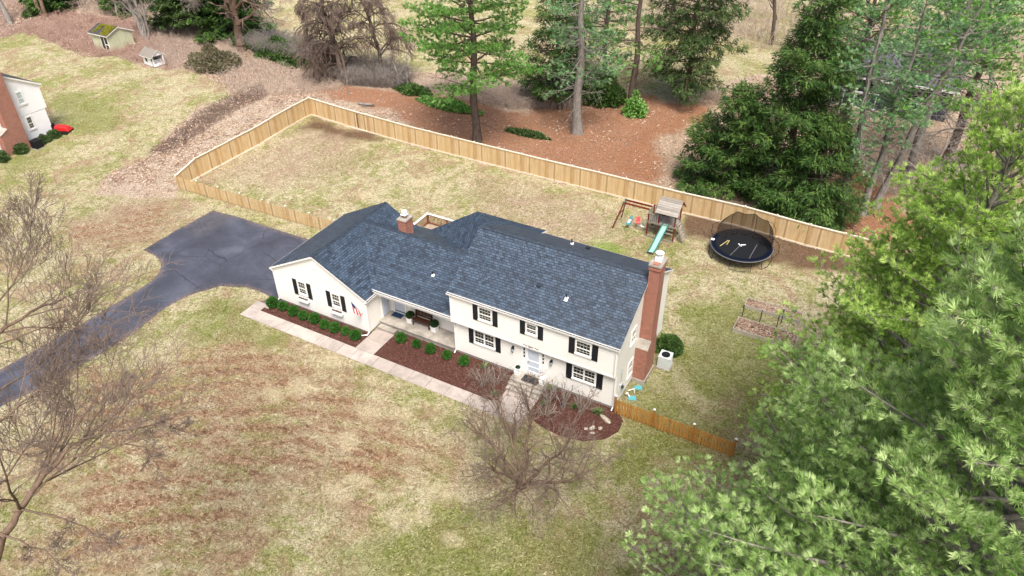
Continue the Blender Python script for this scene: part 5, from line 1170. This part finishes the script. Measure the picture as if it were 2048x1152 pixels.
# conifers behind the back fence
far = dict(size=.32, k=17, wd=.034, step=.29, sub=.34)
conifer('pine_tree', 'full bright green pine with a dark straight trunk just behind the back fence', -14.0, 25.9, 21, 6.2, 6.4, 51, 'tuft', 'pine_far', 'bark_d', .40, ds=1.15, nb=5, elev=(-.02, .35), droop=.01, dead=9, prof=lambda t: min(1, .8+.8*t)*(1-t)**.4, size=.28, k=20, wd=.026, step=.25, sub=.28, clump=2)
conifer('pine_tree', 'thin pine with thick forked grey trunk and many dead limbs, right of the full pine', -6.5, 32.3, 19, 4.6, 5.0, 52, 'tuft', 'pine_blue', 'bark_g', .50, ds=.85, nb=5, thin=.38, dead=26, elev=(-.3, .4), **far)
conifer('pine_tree', 'sparse pine with lichened branches, between the thin pine and the dark hemlock', -3.7, 39.5, 18, 4.2, 5.5, 53, 'tuft', 'pine_far', 'bark_d', .36, ds=1.0, nb=4, thin=.45, dead=20, elev=(-.2, .4), **far)
conifer('hemlock_tree', 'dark hemlock with visible straight trunk standing at the edge of the far lawn', .3, 44.7, 18, 5.6, 3.0, 54, 'spray', 'cedar', 'bark_b', .30, ds=.55, nb=5, thin=.25, dead=5, elev=(-.15, .35), droop=.03, size=.38, k=12, wd=.075, step=.34, sub=.42, prof=lambda t: min(1, .6+1.2*t)*(1-t)**.5)
conifer('hemlock_tree', 'dark brushy evergreen with dead lower twigs behind the two pines', -11.6, 38.3, 13, 4.6, 1.2, 55, 'spray', 'hemlock', 'bark_d', .25, ds=.55, nb=5, thin=.1, dead=26, elev=(-.1, .4), size=.4, k=12, wd=.08, step=.36, sub=.45)
conifer('pine_tree', 'blue green pine crown behind the brushy evergreen near the top edge', -9.0, 44.5, 16, 5.0, 3.5, 56, 'tuft', 'pine_blue', 'bark_d', .3, ds=.8, nb=5, thin=.25, dead=8, elev=(-.1, .5), **far)
spr = dict(mode='spray', mat='hemlock', bark_='bark_d', size=.38, k=13, wd=.065, step=.28, sub=.34, ds=.56, nb=6, thin=.26)
conifer('hemlock_tree', 'tallest dense dark hemlock, its spire reaching the top edge behind the trampoline', 13.8, 27.9, 17.4, 5.2, 1.2, 61, elev=(-.2, .5), droop=.02, tr=.32, dead=14, prof=lambda t: min(1, .8+.6*t)*(1-t)**.7*(.78+.3*math.sin(t*23)+.12*math.sin(t*51)), **spr)
conifer('hemlock_tree', 'medium dark hemlock with pointed green top left of the tallest hemlock', 9.8, 27.2, 9.6, 3.9, .8, 62, elev=(-.2, .5), tr=.2, dead=8, prof=lambda t: min(1, .8+.6*t)*(1-t)**.8*(.8+.3*math.sin(t*17+1)), **spr)
conifer('hemlock_tree', 'small dark hemlock at the left end of the hemlock clump', 7.6, 28.2, 5.8, 3.3, .4, 63, elev=(-.1, .6), tr=.15, prof=lambda t: min(1, .8+.6*t)*(1-t)**.6, **spr)
conifer('hemlock_tree', 'dark hemlock with boughs drooping over the back fence right of the trampoline', 16.6, 25.6, 8.5, 4.0, .8, 64, elev=(-.3, .5), droop=.03, tr=.2, **spr)
conifer('pine_tree', 'leaning grey pine trunk with pale green tufts, left of the leaning group', 18.6, 27.6, 19, 5.0, 6.5, 65, 'tuft', 'pine_blue', 'bark_g', .34, ds=1.1, nb=5, thin=.3, dead=16, lean=(-.06, .05), elev=(-.2, .4), **far)
conifer('pine_tree', 'middle leaning grey pine trunk spotted with pale lichen', 20.2, 28.8, 18, 4.4, 9.0, 66, 'tuft', 'pine_blue', 'bark_g', .28, ds=1.1, nb=5, thin=.3, dead=18, lean=(.0, .02), elev=(-.1, .4), **far)
conifer('pine_tree', 'right hand pine trunk of the leaning group, bending to the right', 21.0, 30.4, 18, 4.6, 9.0, 67, 'tuft', 'pine_far', 'bark_g', .30, ds=1.1, nb=5, thin=.3, dead=18, lean=(.16, .03), elev=(-.1, .4), **far)
conifer('pine_tree', 'dark trunked pine standing behind the top of the yellow green pine', 25.3, 41.1, 17, 4.4, 8.0, 68, 'tuft', 'pine_far', 'bark_d', .4, ds=.8, nb=5, thin=.2, dead=16, **far)
conifer('pine_tree', 'dark green pine in front of the blue grey house near the top right', 16.0, 44.0, 17, 5.4, 6.5, 69, 'tuft', 'pine_far', 'bark_d', .35, ds=.7, nb=5, thin=.15, dead=12, **far)
conifer('pine_tree', 'large green pine crown at the top edge above the leaning trunks', 22.5, 36.0, 20, 5.6, 10.0, 70, 'tuft', 'pine_blue', 'bark_g', .38, ds=.7, nb=5, thin=.15, dead=16, lean=(.02, .02), **far)
conifer('pine_tree', 'green pine crown behind the pale bare tree at the top right', 33.5, 54.0, 15, 5.4, 3.0, 71, 'tuft', 'pine_far', 'bark_d', .3, ds=.8, nb=5, thin=.2, dead=6, **far)
conifer('pine_tree', 'far pine behind the dark house roof', 23.0, 64.0, 15, 5.2, 3.0, 72, 'tuft', 'pine_blue', 'bark_d', .3, ds=.8, nb=5, thin=.2, dead=6, **far)
conifer('pine_tree', 'far pine left of the dark house near the tallest hemlock tip', 11.0, 62.0, 14, 4.6, 3.5, 73, 'tuft', 'pine_far', 'bark_d', .3, ds=.8, nb=5, thin=.3, dead=8, **far)
# broad evergreens at the top left
evg = dict(mode='spray', size=.36, k=16, wd=.15, step=.36, sub=.42, ds=.5, nb=6, bark_='bark_g')
conifer('evergreen_tree', 'rounded evergreen with bare lower trunk, behind the playhouse', -63.6, 36.2, 8.5, 4.2, 2.0, 81, mat='cedar', elev=(-.1, .7), tr=.25, prof=lambda t: (1-t)**.4, **evg)
conifer('evergreen_tree', 'dark rounded evergreen reaching the ground, left of the big bare tree', -57.6, 38.2, 8.0, 4.8, .6, 82, mat='hemlock', elev=(-.1, .7), tr=.22, prof=lambda t: (1-t)**.4, **evg)
conifer('evergreen_tree', 'low dark evergreen beside the leaning trunk in the top left corner', -88.5, 34.0, 5.0, 3.6, .4, 83, mat='hemlock', elev=(-.1, .7), tr=.2, prof=lambda t: (1-t)**.4, **evg)
conifer('evergreen_tree', 'dark evergreen on the top edge between the left trunks and the shed', -78.5, 39.5, 6.5, 4.4, 1.4, 84, mat='hemlock', elev=(-.1, .7), tr=.2, prof=lambda t: (1-t)**.4, **evg)

# bare trees
def stems(rg, n, H, r, sp, r0=.12):
    out = []
    for k in range(n):
        a = 2*PI*k/n+rg.uniform(-.4, .4); s = sp*rg.uniform(.7, 1.2)
        out.append(([(.1*math.cos(a), .1*math.sin(a), -.1), (s*.35*math.cos(a), s*.35*math.sin(a), H*.3), (s*.75*math.cos(a), s*.75*math.sin(a), H*.62), (s*math.cos(a+.2), s*math.sin(a+.2), H*rg.uniform(.85, 1.05))], r0*rg.uniform(.8, 1.2), .03))
    return out
R1 = random.Random(8)
bare('crabapple_tree', 'low spreading bare tree with several twisted stems on the front lawn', 8.75, -7.3, stems(R1, 7, 4.4, .12, 3.5, .12), 5, levels=3, mat='bark_b', tmat='twig_b', kids=(10, 7, 5), lens=(.50, .5, .5), wob=.2, grav=(.04, .04, .03), twr=.0115, spread=.85, tgrav=.04)
LT = [([(0, 0, -.2), (0, .1, 8), (.4, .6, 12), (1.0, 1.7, 14.1), (1.1, 2.2, 14.5), (1.2, 2.7, 14.9), (1.3, 3.1, 15.2), (1.6, 3.6, 15.6), (1.7, 4.0, 15.9), (2.1, 4.3, 16.1)], .15, .035),
 ([(0, .1, 8), (-.6, 1.0, 12), (-1.3, 2.4, 15.6), (-1.4, 3.6, 17.7), (-1.3, 4.8, 18.2), (-1.1, 5.7, 18.4), (-1.2, 6.8, 18.2)], .12, .03),
 ([(2.1, 4.3, 16.1), (2.9, 5.1, 16.1), (3.4, 5.6, 16.1), (4.0, 6.0, 15.7)], .05, .015), ([(1.6, 3.7, 15.6), (2.3, 4.1, 15.8), (3.1, 4.7, 16.0), (3.7, 4.9, 16.0), (4.6, 4.6, 15.9)], .05, .012),
 ([(2.0, 4.3, 16.1), (1.6, 4.9, 16.1), (1.3, 5.6, 16.1), (1.1, 6.8, 16.1)], .04, .012), ([(1.0, 2.2, 14.6), (2.1, 2.6, 14.7), (3.3, 2.8, 14.7), (4.6, 2.9, 14.5)], .045, .012),
 ([(.9, 1.7, 14.2), (2.2, 1.8, 14.3), (3.8, 1.8, 14.3)], .04, .012), ([(-.6, 1.0, 12), (-.5, 2.5, 16.0), (-.4, 3.5, 16.3), (-.3, 4.4, 16.5), (-.5, 5.5, 16.5), (-.7, 6.7, 16.6)], .06, .015),
 ([(-1.3, 2.4, 15.6), (-.7, 3.8, 18.6), (-1.6, 5.3, 18.9), (-2.0, 6.2, 19.1), (-2.4, 6.9, 19.4), (-2.6, 7.5, 20.1)], .06, .015), ([(-1.0, 1.8, 14.0), (-1.7, 3.7, 16.3), (-1.3, 5.0, 16.5), (-1.1, 6.4, 16.9), (-1.5, 7.5, 17.3)], .06, .015),
 ([(-.3, .6, 11), (.2, 1.7, 15.0), (0., 2.7, 14.8), (-.5, 4.0, 15.0), (-1.0, 5.2, 15.3)], .06, .015), ([(.2, 2.2, 16.7), (.2, 2.8, 16.1), (1.0, 3.3, 15.8), (1.5, 3.4, 15.6)], .04, .012)]
bare('bare_tree', 'large bare deciduous tree leaning in from the lower left edge', 1.4, -27.6, LT, 9, levels=3, mat='bark_b', tmat='twig_b', kids=(12, 8, 6), lens=(.30, .5, .55), wob=.13, grav=(.01, .04, .04), twr=.0085, spread=.66, sstart=.42, z=0, rr=.5, tgrav=.05)
for x, y, h, n, sd in ((3.1, -1.9, 1.3, 7, 1), (3.75, -1.5, 1.1, 6, 2), (7.3, -1.4, 1.5, 8, 3), (8.2, -1.3, 1.7, 8, 4), (9.3, -1.2, 1.3, 7, 5), (7.6, -2.4, .9, 6, 6)):
    rr = random.Random(sd); where = ['left of the front steps, nearest the path', 'left of the front steps, nearest the steps', 'right of the front steps, first from them', 'below the right hand downstairs window, tallest', 'towards the corner downspout', 'at the lawn edge right of the front path'][sd-1]
    bare('bare_shrub', 'leafless twiggy shrub in the mulch '+where, x, y, stems(rr, n, h, .02, .55, .018), 40+sd, levels=2, mat='twig_b', tmat='twig_g', kids=(4, 3, 2), lens=(.6, .5, .5), wob=.15, grav=(.02, .01, 0), twr=.007, cat='shrub', group='bare shrubs by the front steps')
def strap_plant(x, y, h, n, lab, seed):
    rg = np.random.RandomState(seed); root = tag(empty('strap_leaf_plant', (x, y, 0)), lab, 'plant', 'small green plants in the front beds')
    a = rg.rand(n)*6.3; e = rg.uniform(.5, 1.4, n); L = h*rg.uniform(.7, 1.2, n); b = np.stack([rg.randn(n)*.06, rg.randn(n)*.06, np.zeros(n)], -1)
    d = np.stack([np.cos(a)*np.cos(e), np.sin(a)*np.cos(e), np.sin(e)], -1); s = np.stack([-np.sin(a), np.cos(a), a*0], -1)*.018
    m_ = b+d*L[:, None]*.6; t_ = b+d*L[:, None]-np.array([0, 0, .12])*L[:, None]
    np_mesh('leaves', np.stack([b, m_-s, t_, m_+s], 1).reshape(-1, 3), np.arange(4*n).reshape(n, 4), M['iris'], root)
for x, y, h, n, lab in ((2.4, -.45, .5, 60, 'green strap leaved plant against the wall left of the front steps'), (4.1, -2.25, .35, 40, 'small green plant in the corner between path and front steps'), (7.15, -1.6, .45, 70, 'green strap leaved plant right beside the front steps'), (6.95, -.25, .4, 50, 'green plant against the wall under the right door lantern'), (8.8, -.95, .4, 60, 'green plant below the right hand downstairs window'), (10.15, -.75, .5, 90, 'largest green strap leaved plant near the corner downspout')):
    strap_plant(x, y, h, n, lab, int(x*10))
# wood edge trees
bare('bare_tree', 'big bare tree with thick brown trunk wound with vines, near the top edge', -51.9, 33.8, [([(0, 0, -.2), (.05, 0, 2.5), (.1, 0, 4.6), (-.9, .3, 7.2), (-1.6, .5, 10)], .62, .16), ([(.1, 0, 4.4), (.9, 0, 6.8), (1.3, .3, 10.5)], .42, .2), ([(.3, 0, 5.0), (2.2, -.2, 6.3), (4.8, -.3, 6.0), (6.6, -.4, 4.6)], .2, .05), ([(.9, 0, 6.8), (3.2, .5, 8.4), (6.0, .8, 8.6), (8.0, 1, 7.8)], .2, .05), ([(-.4, 0, 5.6), (-2.5, -.3, 6.4), (-5.5, -.6, 5.8), (-7.5, -.8, 5.4)], .16, .04)], 12, levels=3, mat='bark_b', tmat='twig_g', kids=(10, 7, 5), lens=(.40, .5, .5), wob=.17, grav=(-.01, -.01, -.01), twr=.016)
bare('bare_tree', 'pale grey bare tree with several slanting stems right of the shed', -66.0, 31.2, [([(0, 0, -.2), (-1.2, .2, 3.5), (-2.6, .5, 8), (-3.4, .6, 12)], .26, .1), ([(.3, 0, 0), (.2, .2, 3), (-.4, .5, 6), (.2, .6, 11)], .2, .07), ([(.6, 0, 0), (1.0, .2, 3), (1.1, .5, 6), (2.0, .6, 10)], .18, .06), ([(.2, 0, 0), (-.6, .6, 2.5), (-1.0, .9, 6), (-.8, .6, 9)], .14, .05)], 13, levels=3, mat='bark_g', tmat='twig_p', kids=(8, 5, 4), lens=(.35, .5, .5), wob=.14, grav=(.04, .03, .02), twr=.016)
bare('vine_draped_tree', 'dead leaning tree wrapped in hanging vines behind the far fence corner', -33.8, 31.2, [([(0, 0, -.1), (-.9, .3, 2.6), (-1.9, .6, 5.8), (-2.6, .8, 7.4), (-2.4, 1, 10)], .34, .16), ([(.3, 0, 0), (-.2, .3, 2.2), (-1.2, .5, 4.6), (-2.6, .6, 6.4)], .2, .1), ([(-.2, .4, 0), (-1.4, .4, 2.6), (-2.9, .3, 4.8), (-3.2, .3, 6.6)], .1, .05), ([(-1.9, .6, 6.5), (-1, 0, 7.8), (.4, -.3, 7.2)], .06, .02), ([(-2.3, .6, 7.5), (-3.8, 0, 8.6), (-4.6, -.3, 7.4)], .06, .02)], 14, levels=3, mat='bark_d', tmat='twig_b', kids=(22, 10, 5), lens=(.42, .6, .5), wob=.12, grav=(-.16, -.22, -.2), twr=.019, tgrav=-.3)
bare('vine_draped_tree', 'bent dead tree with an umbrella of drooping vines, right of the first vine covered tree', -31.0, 34.3, [([(0, 0, -.1), (-.4, .2, 3.2), (-1.6, .5, 6.6), (-2.6, .6, 9.0)], .24, .11), ([(-1.6, .5, 6.4), (-.4, .2, 7.2), (1.6, .2, 6.0), (3.2, .2, 4.4)], .07, .03), ([(-1.5, .4, 6.3), (-2.6, .3, 5.8), (-3.8, .2, 5.6)], .06, .03), ([(-2.2, .6, 8.2), (-1.0, .3, 8.6), (.6, .2, 7.6)], .05, .02), ([(-2.4, .6, 8.6), (-3.8, .3, 8.3), (-5.0, .2, 6.6)], .05, .02)], 15, levels=3, mat='bark_d', tmat='twig_b', kids=(22, 10, 5), lens=(.42, .6, .5), wob=.12, grav=(-.14, -.22, -.2), twr=.019, tgrav=-.3)
for k, (x, y, h, lx) in enumerate([(-29.3, 34.0, 4.2, -.3), (-28.4, 33.6, 3.8, -.8), (-27.7, 34.2, 3.2, .1), (-32.6, 34.4, 3.0, .5), (-35.4, 33.6, 3.2, -.5)]):
    bare('dead_sapling', ['dead dark sapling right of the umbrella shaped vine tree', 'forked dead sapling furthest right in the vine thicket', 'short dead sapling at the right end of the vine thicket', 'thin dead sapling between the two vine draped trees', 'thin dead sapling left of the first vine draped tree'][k], x, y, [([(0, 0, -.1), (lx*.3, 0, h*.5), (lx, .1, h)], .11, .04), ([(0, .1, 0), (-lx*.5, .2, h*.4), (-lx*.8, .1, h*.7)], .07, .03)], 60+k, levels=2, mat='bark_d', tmat='twig_g', kids=(6, 5, 3), lens=(.5, .5, .5), wob=.16, grav=(-.03, -.06, -.05), twr=.016)
tag(MB().tube([(0, 0, 0), (-.05, 0, 1.3), (.05, 0, 2.7)], [.05, .045, .02], 6).build('pole', M['twig_g'], loc=(-31.6, 28.9, .9)), 'thin pale upright pole standing behind the far fence corner', 'pole')
bare('bare_tree', 'thick leaning grey trunk in the extreme top left corner', -87.6, 27.3, [([(0, 0, -.2), (-1.3, .3, 4), (-2.6, .5, 9)], .42, .25)], 70, levels=3, mat='bark_g', tmat='twig_g', kids=(5, 4, 3), lens=(.3, .5, .5), twr=.016)
bare('bare_tree', 'two stemmed dark tree near the top left corner', -86.3, 31.4, [([(0, 0, -.2), (-1.8, .3, 4), (-3.4, .5, 8)], .3, .18), ([(.5, 0, -.2), (.1, .3, 4), (-.6, .5, 8)], .28, .16)], 71, levels=3, mat='bark_b', tmat='twig_g', kids=(5, 4, 3), lens=(.3, .5, .5), twr=.016)
bare('bare_tree', 'slim bare tree on the top edge above the shed', -77.0, 36.0, [([(0, 0, -.2), (-.5, .3, 3), (-.8, .5, 8)], .16, .1)], 72, levels=3, mat='bark_g', tmat='twig_p', kids=(7, 5, 3), lens=(.35, .5, .5), twr=.016)
bare('bare_tree', 'wide pale grey bare tree with a dense tangle of branches at the top right', 29.5, 40.5, [([(0, 0, -.2), (-.3, 0, 3), (-1.8, -.5, 6), (-3.6, -1, 9)], .3, .08), ([(0, 0, 2.5), (.8, -.4, 5.5), (.8, -.8, 9)], .24, .08), ([(0, 0, 2.0), (-1.6, -1, 3.8), (-4.2, -1.6, 4.4), (-6.5, -2, 3.6)], .2, .05), ([(0, 0, 2.5), (1.6, -1, 4.6), (3.2, -1.6, 8)], .2, .05), ([(-.2, 0, 3), (-2.2, -.5, 5.4), (-5.0, -1.2, 7.0)], .16, .04)], 73, levels=3, mat='bark_g', tmat='twig_g', kids=(10, 7, 4), lens=(.45, .5, .5), wob=.17, grav=(-.01, -.01, 0), twr=.018)
bare('bare_tree', 'lower grey bare tree with drooping limbs just left of the bright pine top', 24.0, 34.0, [([(0, 0, -.2), (-.3, 0, 1.6), (-1.8, -.5, 3), (-3.6, -1, 2.8)], .16, .05), ([(0, 0, 1), (.8, -.4, 2.5), (2.4, -.8, 3.6)], .12, .04), ([(0, 0, 1), (.3, .4, 3), (.4, .8, 5.2)], .12, .04), ([(0, 0, .5), (-1, -1, 1.5), (-2.6, -1.8, 1.4)], .1, .03)], 74, levels=3, mat='bark_g', tmat='twig_g', kids=(9, 6, 4), lens=(.5, .5, .5), wob=.17, grav=(-.04, -.03, 0), twr=.017)
for k, (x, y) in enumerate([(-16.5, 62.0), (-8.0, 64.5), (-2.5, 61.0), (4.0, 66.5), (-11.9, 75.1), (9.5, 74.0)]):
    bare('bare_tree', 'grey bare tree in the far wood, number %s from the left along the top edge' % ['one', 'three', 'four', 'five', 'two', 'six'][k], x, y, [([(0, 0, -.2), (.3*(-1)**k, 0, 4), (.8*(-1)**k, .5, 9), (1.5*(-1)**k, .5, 13)], .26, .08), ([(.1, 0, 3), (-1.2, .3, 6), (-2, .5, 10)], .15, .05)], 80+k, levels=3, mat='bark_d' if k % 2 else 'bark_g', tmat='twig_p', kids=(8, 5, 4), lens=(.33, .5, .5), twr=.02)
# undergrowth
bush('twiggy_shrub', 'large twiggy olive green dome shrub beside the playhouse', -50.7, 28.2, .95, 2.7, 2.2, 2.0, 'olive', 11, 11000, .20)
bush('yew_shrub', 'long dark green yew mass under pale vines, right of the big bare tree', -44.6, 34.2, .9, 5.4, 2.0, 2.3, 'hemlock', 12, 12000, .26)
bush('low_evergreen', 'dark evergreen shrub at the foot of the big bare tree', -52.2, 36.0, .95, 2.6, 1.8, 1.5, 'hemlock', 13, 4000, .24)
bush('pine_seedlings', 'low bright green evergreen patch left of the full pine trunk', -20.8, 31.6, .6, 3.4, .9, .7, 'pine_far', 14, 3500, .22)
bush('fallen_boughs', 'dark green cut boughs lying left of the bright evergreen patch', -26.2, 33.2, .7, 2.0, 1.0, .6, 'hemlock', 15, 2200, .24)
bush('fallen_boughs', 'green boughs lying on the needles right of the full pine trunk', -10.6, 29.6, .6, 2.2, .6, .3, 'cedar', 16, 1400, .22)
bush('pine_sapling', 'small bright green sapling at the foot of the lichened pine', -3.0, 38.6, .7, 1.1, .9, 2.0, 'pine_far', 17, 1400, .24)
bush('low_evergreen', 'green evergreen bush behind the brick chimney', 11.9, 6.5, 0, .8, .75, 1.1, 'hemlock', 18, 4000, .10)
bush('low_evergreen', 'dark brushy evergreen between the two thin pines', -7.2, 40.2, .7, 2.2, 1.6, 3.4, 'hemlock', 19, 6000, .26)
mb = MB(); mb.tube([(-.8, 0, .15), (.1, .1, .2), (.9, .35, .22)], [.13, .14, .11], 8).tube([(-.5, .1, .1), (-.9, -.3, .35)], [.06, .03], 6).tube([(-.2, -.3, .1), (.4, -.2, .12)], [.07, .05], 6)
tag(mb.build('fallen_log', M['bark_g'], loc=(-28.5, 27.6, .75)), 'short grey cut log lying behind the back fence', 'log')
# bramble canes: arching, uncountable
def canes(name, lab, polys, n, seed, mats_, h=(.4, 1.2), r=.016, far_y=200):
    rg = np.random.RandomState(seed); P0, P1, A, B = [], [], [], []
    for poly, wgt in polys:
        xs_, ys_ = [p[0] for p in poly], [p[1] for p in poly]; m_ = int(n*wgt)
        X = rg.uniform(min(xs_), max(xs_), m_*4); Y = rg.uniform(min(ys_), max(ys_), m_*4); k = sdist(X, Y, poly) > 0; X, Y = X[k][:m_], Y[k][:m_]; Zz = zg(X, Y)
        a = rg.rand(len(X))*6.3; H_ = rg.uniform(h[0], h[1], len(X)); L = H_*rg.uniform(.5, 1.3, len(X)); q = np.stack([X, Y, Zz], -1); prev = q
        for t_, z_ in ((.3, .75), (.65, 1.0), (1., .7+.3*rg.rand())):
            nx_p = q+np.stack([np.cos(a)*L*t_, np.sin(a)*L*t_, H_*z_], -1)+rg.randn(len(X), 3)*.08; P0.append(prev); P1.append(nx_p); rr = r*(1.1-t_*.6); A.append(np.full(len(X), r*(1.3-t_*.8))); B.append(np.full(len(X), rr)); prev = nx_p
    V, F = tubes_np(np.concatenate(P0), np.concatenate(P1), np.concatenate(A), np.concatenate(B), 3)
    return tag(np_mesh(name, V, F, mats_), lab, 'brambles', kind='stuff')
canes('bramble_thicket', 'reddish bare bramble canes around and behind the shed', [(Z['redbrush'][0][0][1:8]+[(-71.0, 36.0), (-86.4, 34.3)], 1.)], 4200, 1, M['twig_r'], (.2, .8), .014)
canes('bramble_thicket', 'pale tangled canes around the twiggy shrub and below the big bare tree', [([(-62, 27), (-54, 25.6), (-47, 26), (-43, 23), (-38, 25), (-33, 29), (-33, 35), (-41, 32.2), (-49, 32), (-52, 34), (-64, 42), (-68, 35)], 1.)], 6000, 2, M['cane'], (.2, .8), .014)
canes('brush_line', 'dark dead stalks in the strip left of the fenced yard', [(Z['line'][0][0], 1.)], 1500, 3, M['twig_b'], (.1, .4), .012)
canes('vine_tangle', 'grey vines heaped over the long yew mass', [([(-49.5, 33.5), (-40, 33.2), (-38.5, 35.5), (-49, 36)], 1.)], 2600, 4, M['twig_g'], (1.6, 2.7), .016)
canes('vine_tangle', 'grey vines at the feet of the vine draped trees', [([(-37.5, 33), (-33.6, 30.6), (-28, 33), (-28, 35.5), (-36, 36)], 1.)], 3800, 5, M['twig_g'], (.6, 2.0), .015)
canes('brush', 'dead brush under the two thin pines', [([(-26, 34), (-15, 34), (-9, 37), (-8, 41), (-24, 38.5)], 1.)], 3200, 6, M['cane'], (.3, 1.3), .015)
canes('far_brush', 'pinkish far brush along the top edge', [([(-20, 62), (30, 66), (40, 85), (-20, 85)], 1.)], 3500, 7, M['cane'], (.8, 2.4), .025)
canes('far_brush', 'brown far brush along the top left edge', [([(-100, 34), (-74, 36), (-64, 42), (-66, 46), (-100, 46)], 1.)], 3000, 8, M['cane'], (.6, 1.8), .022)
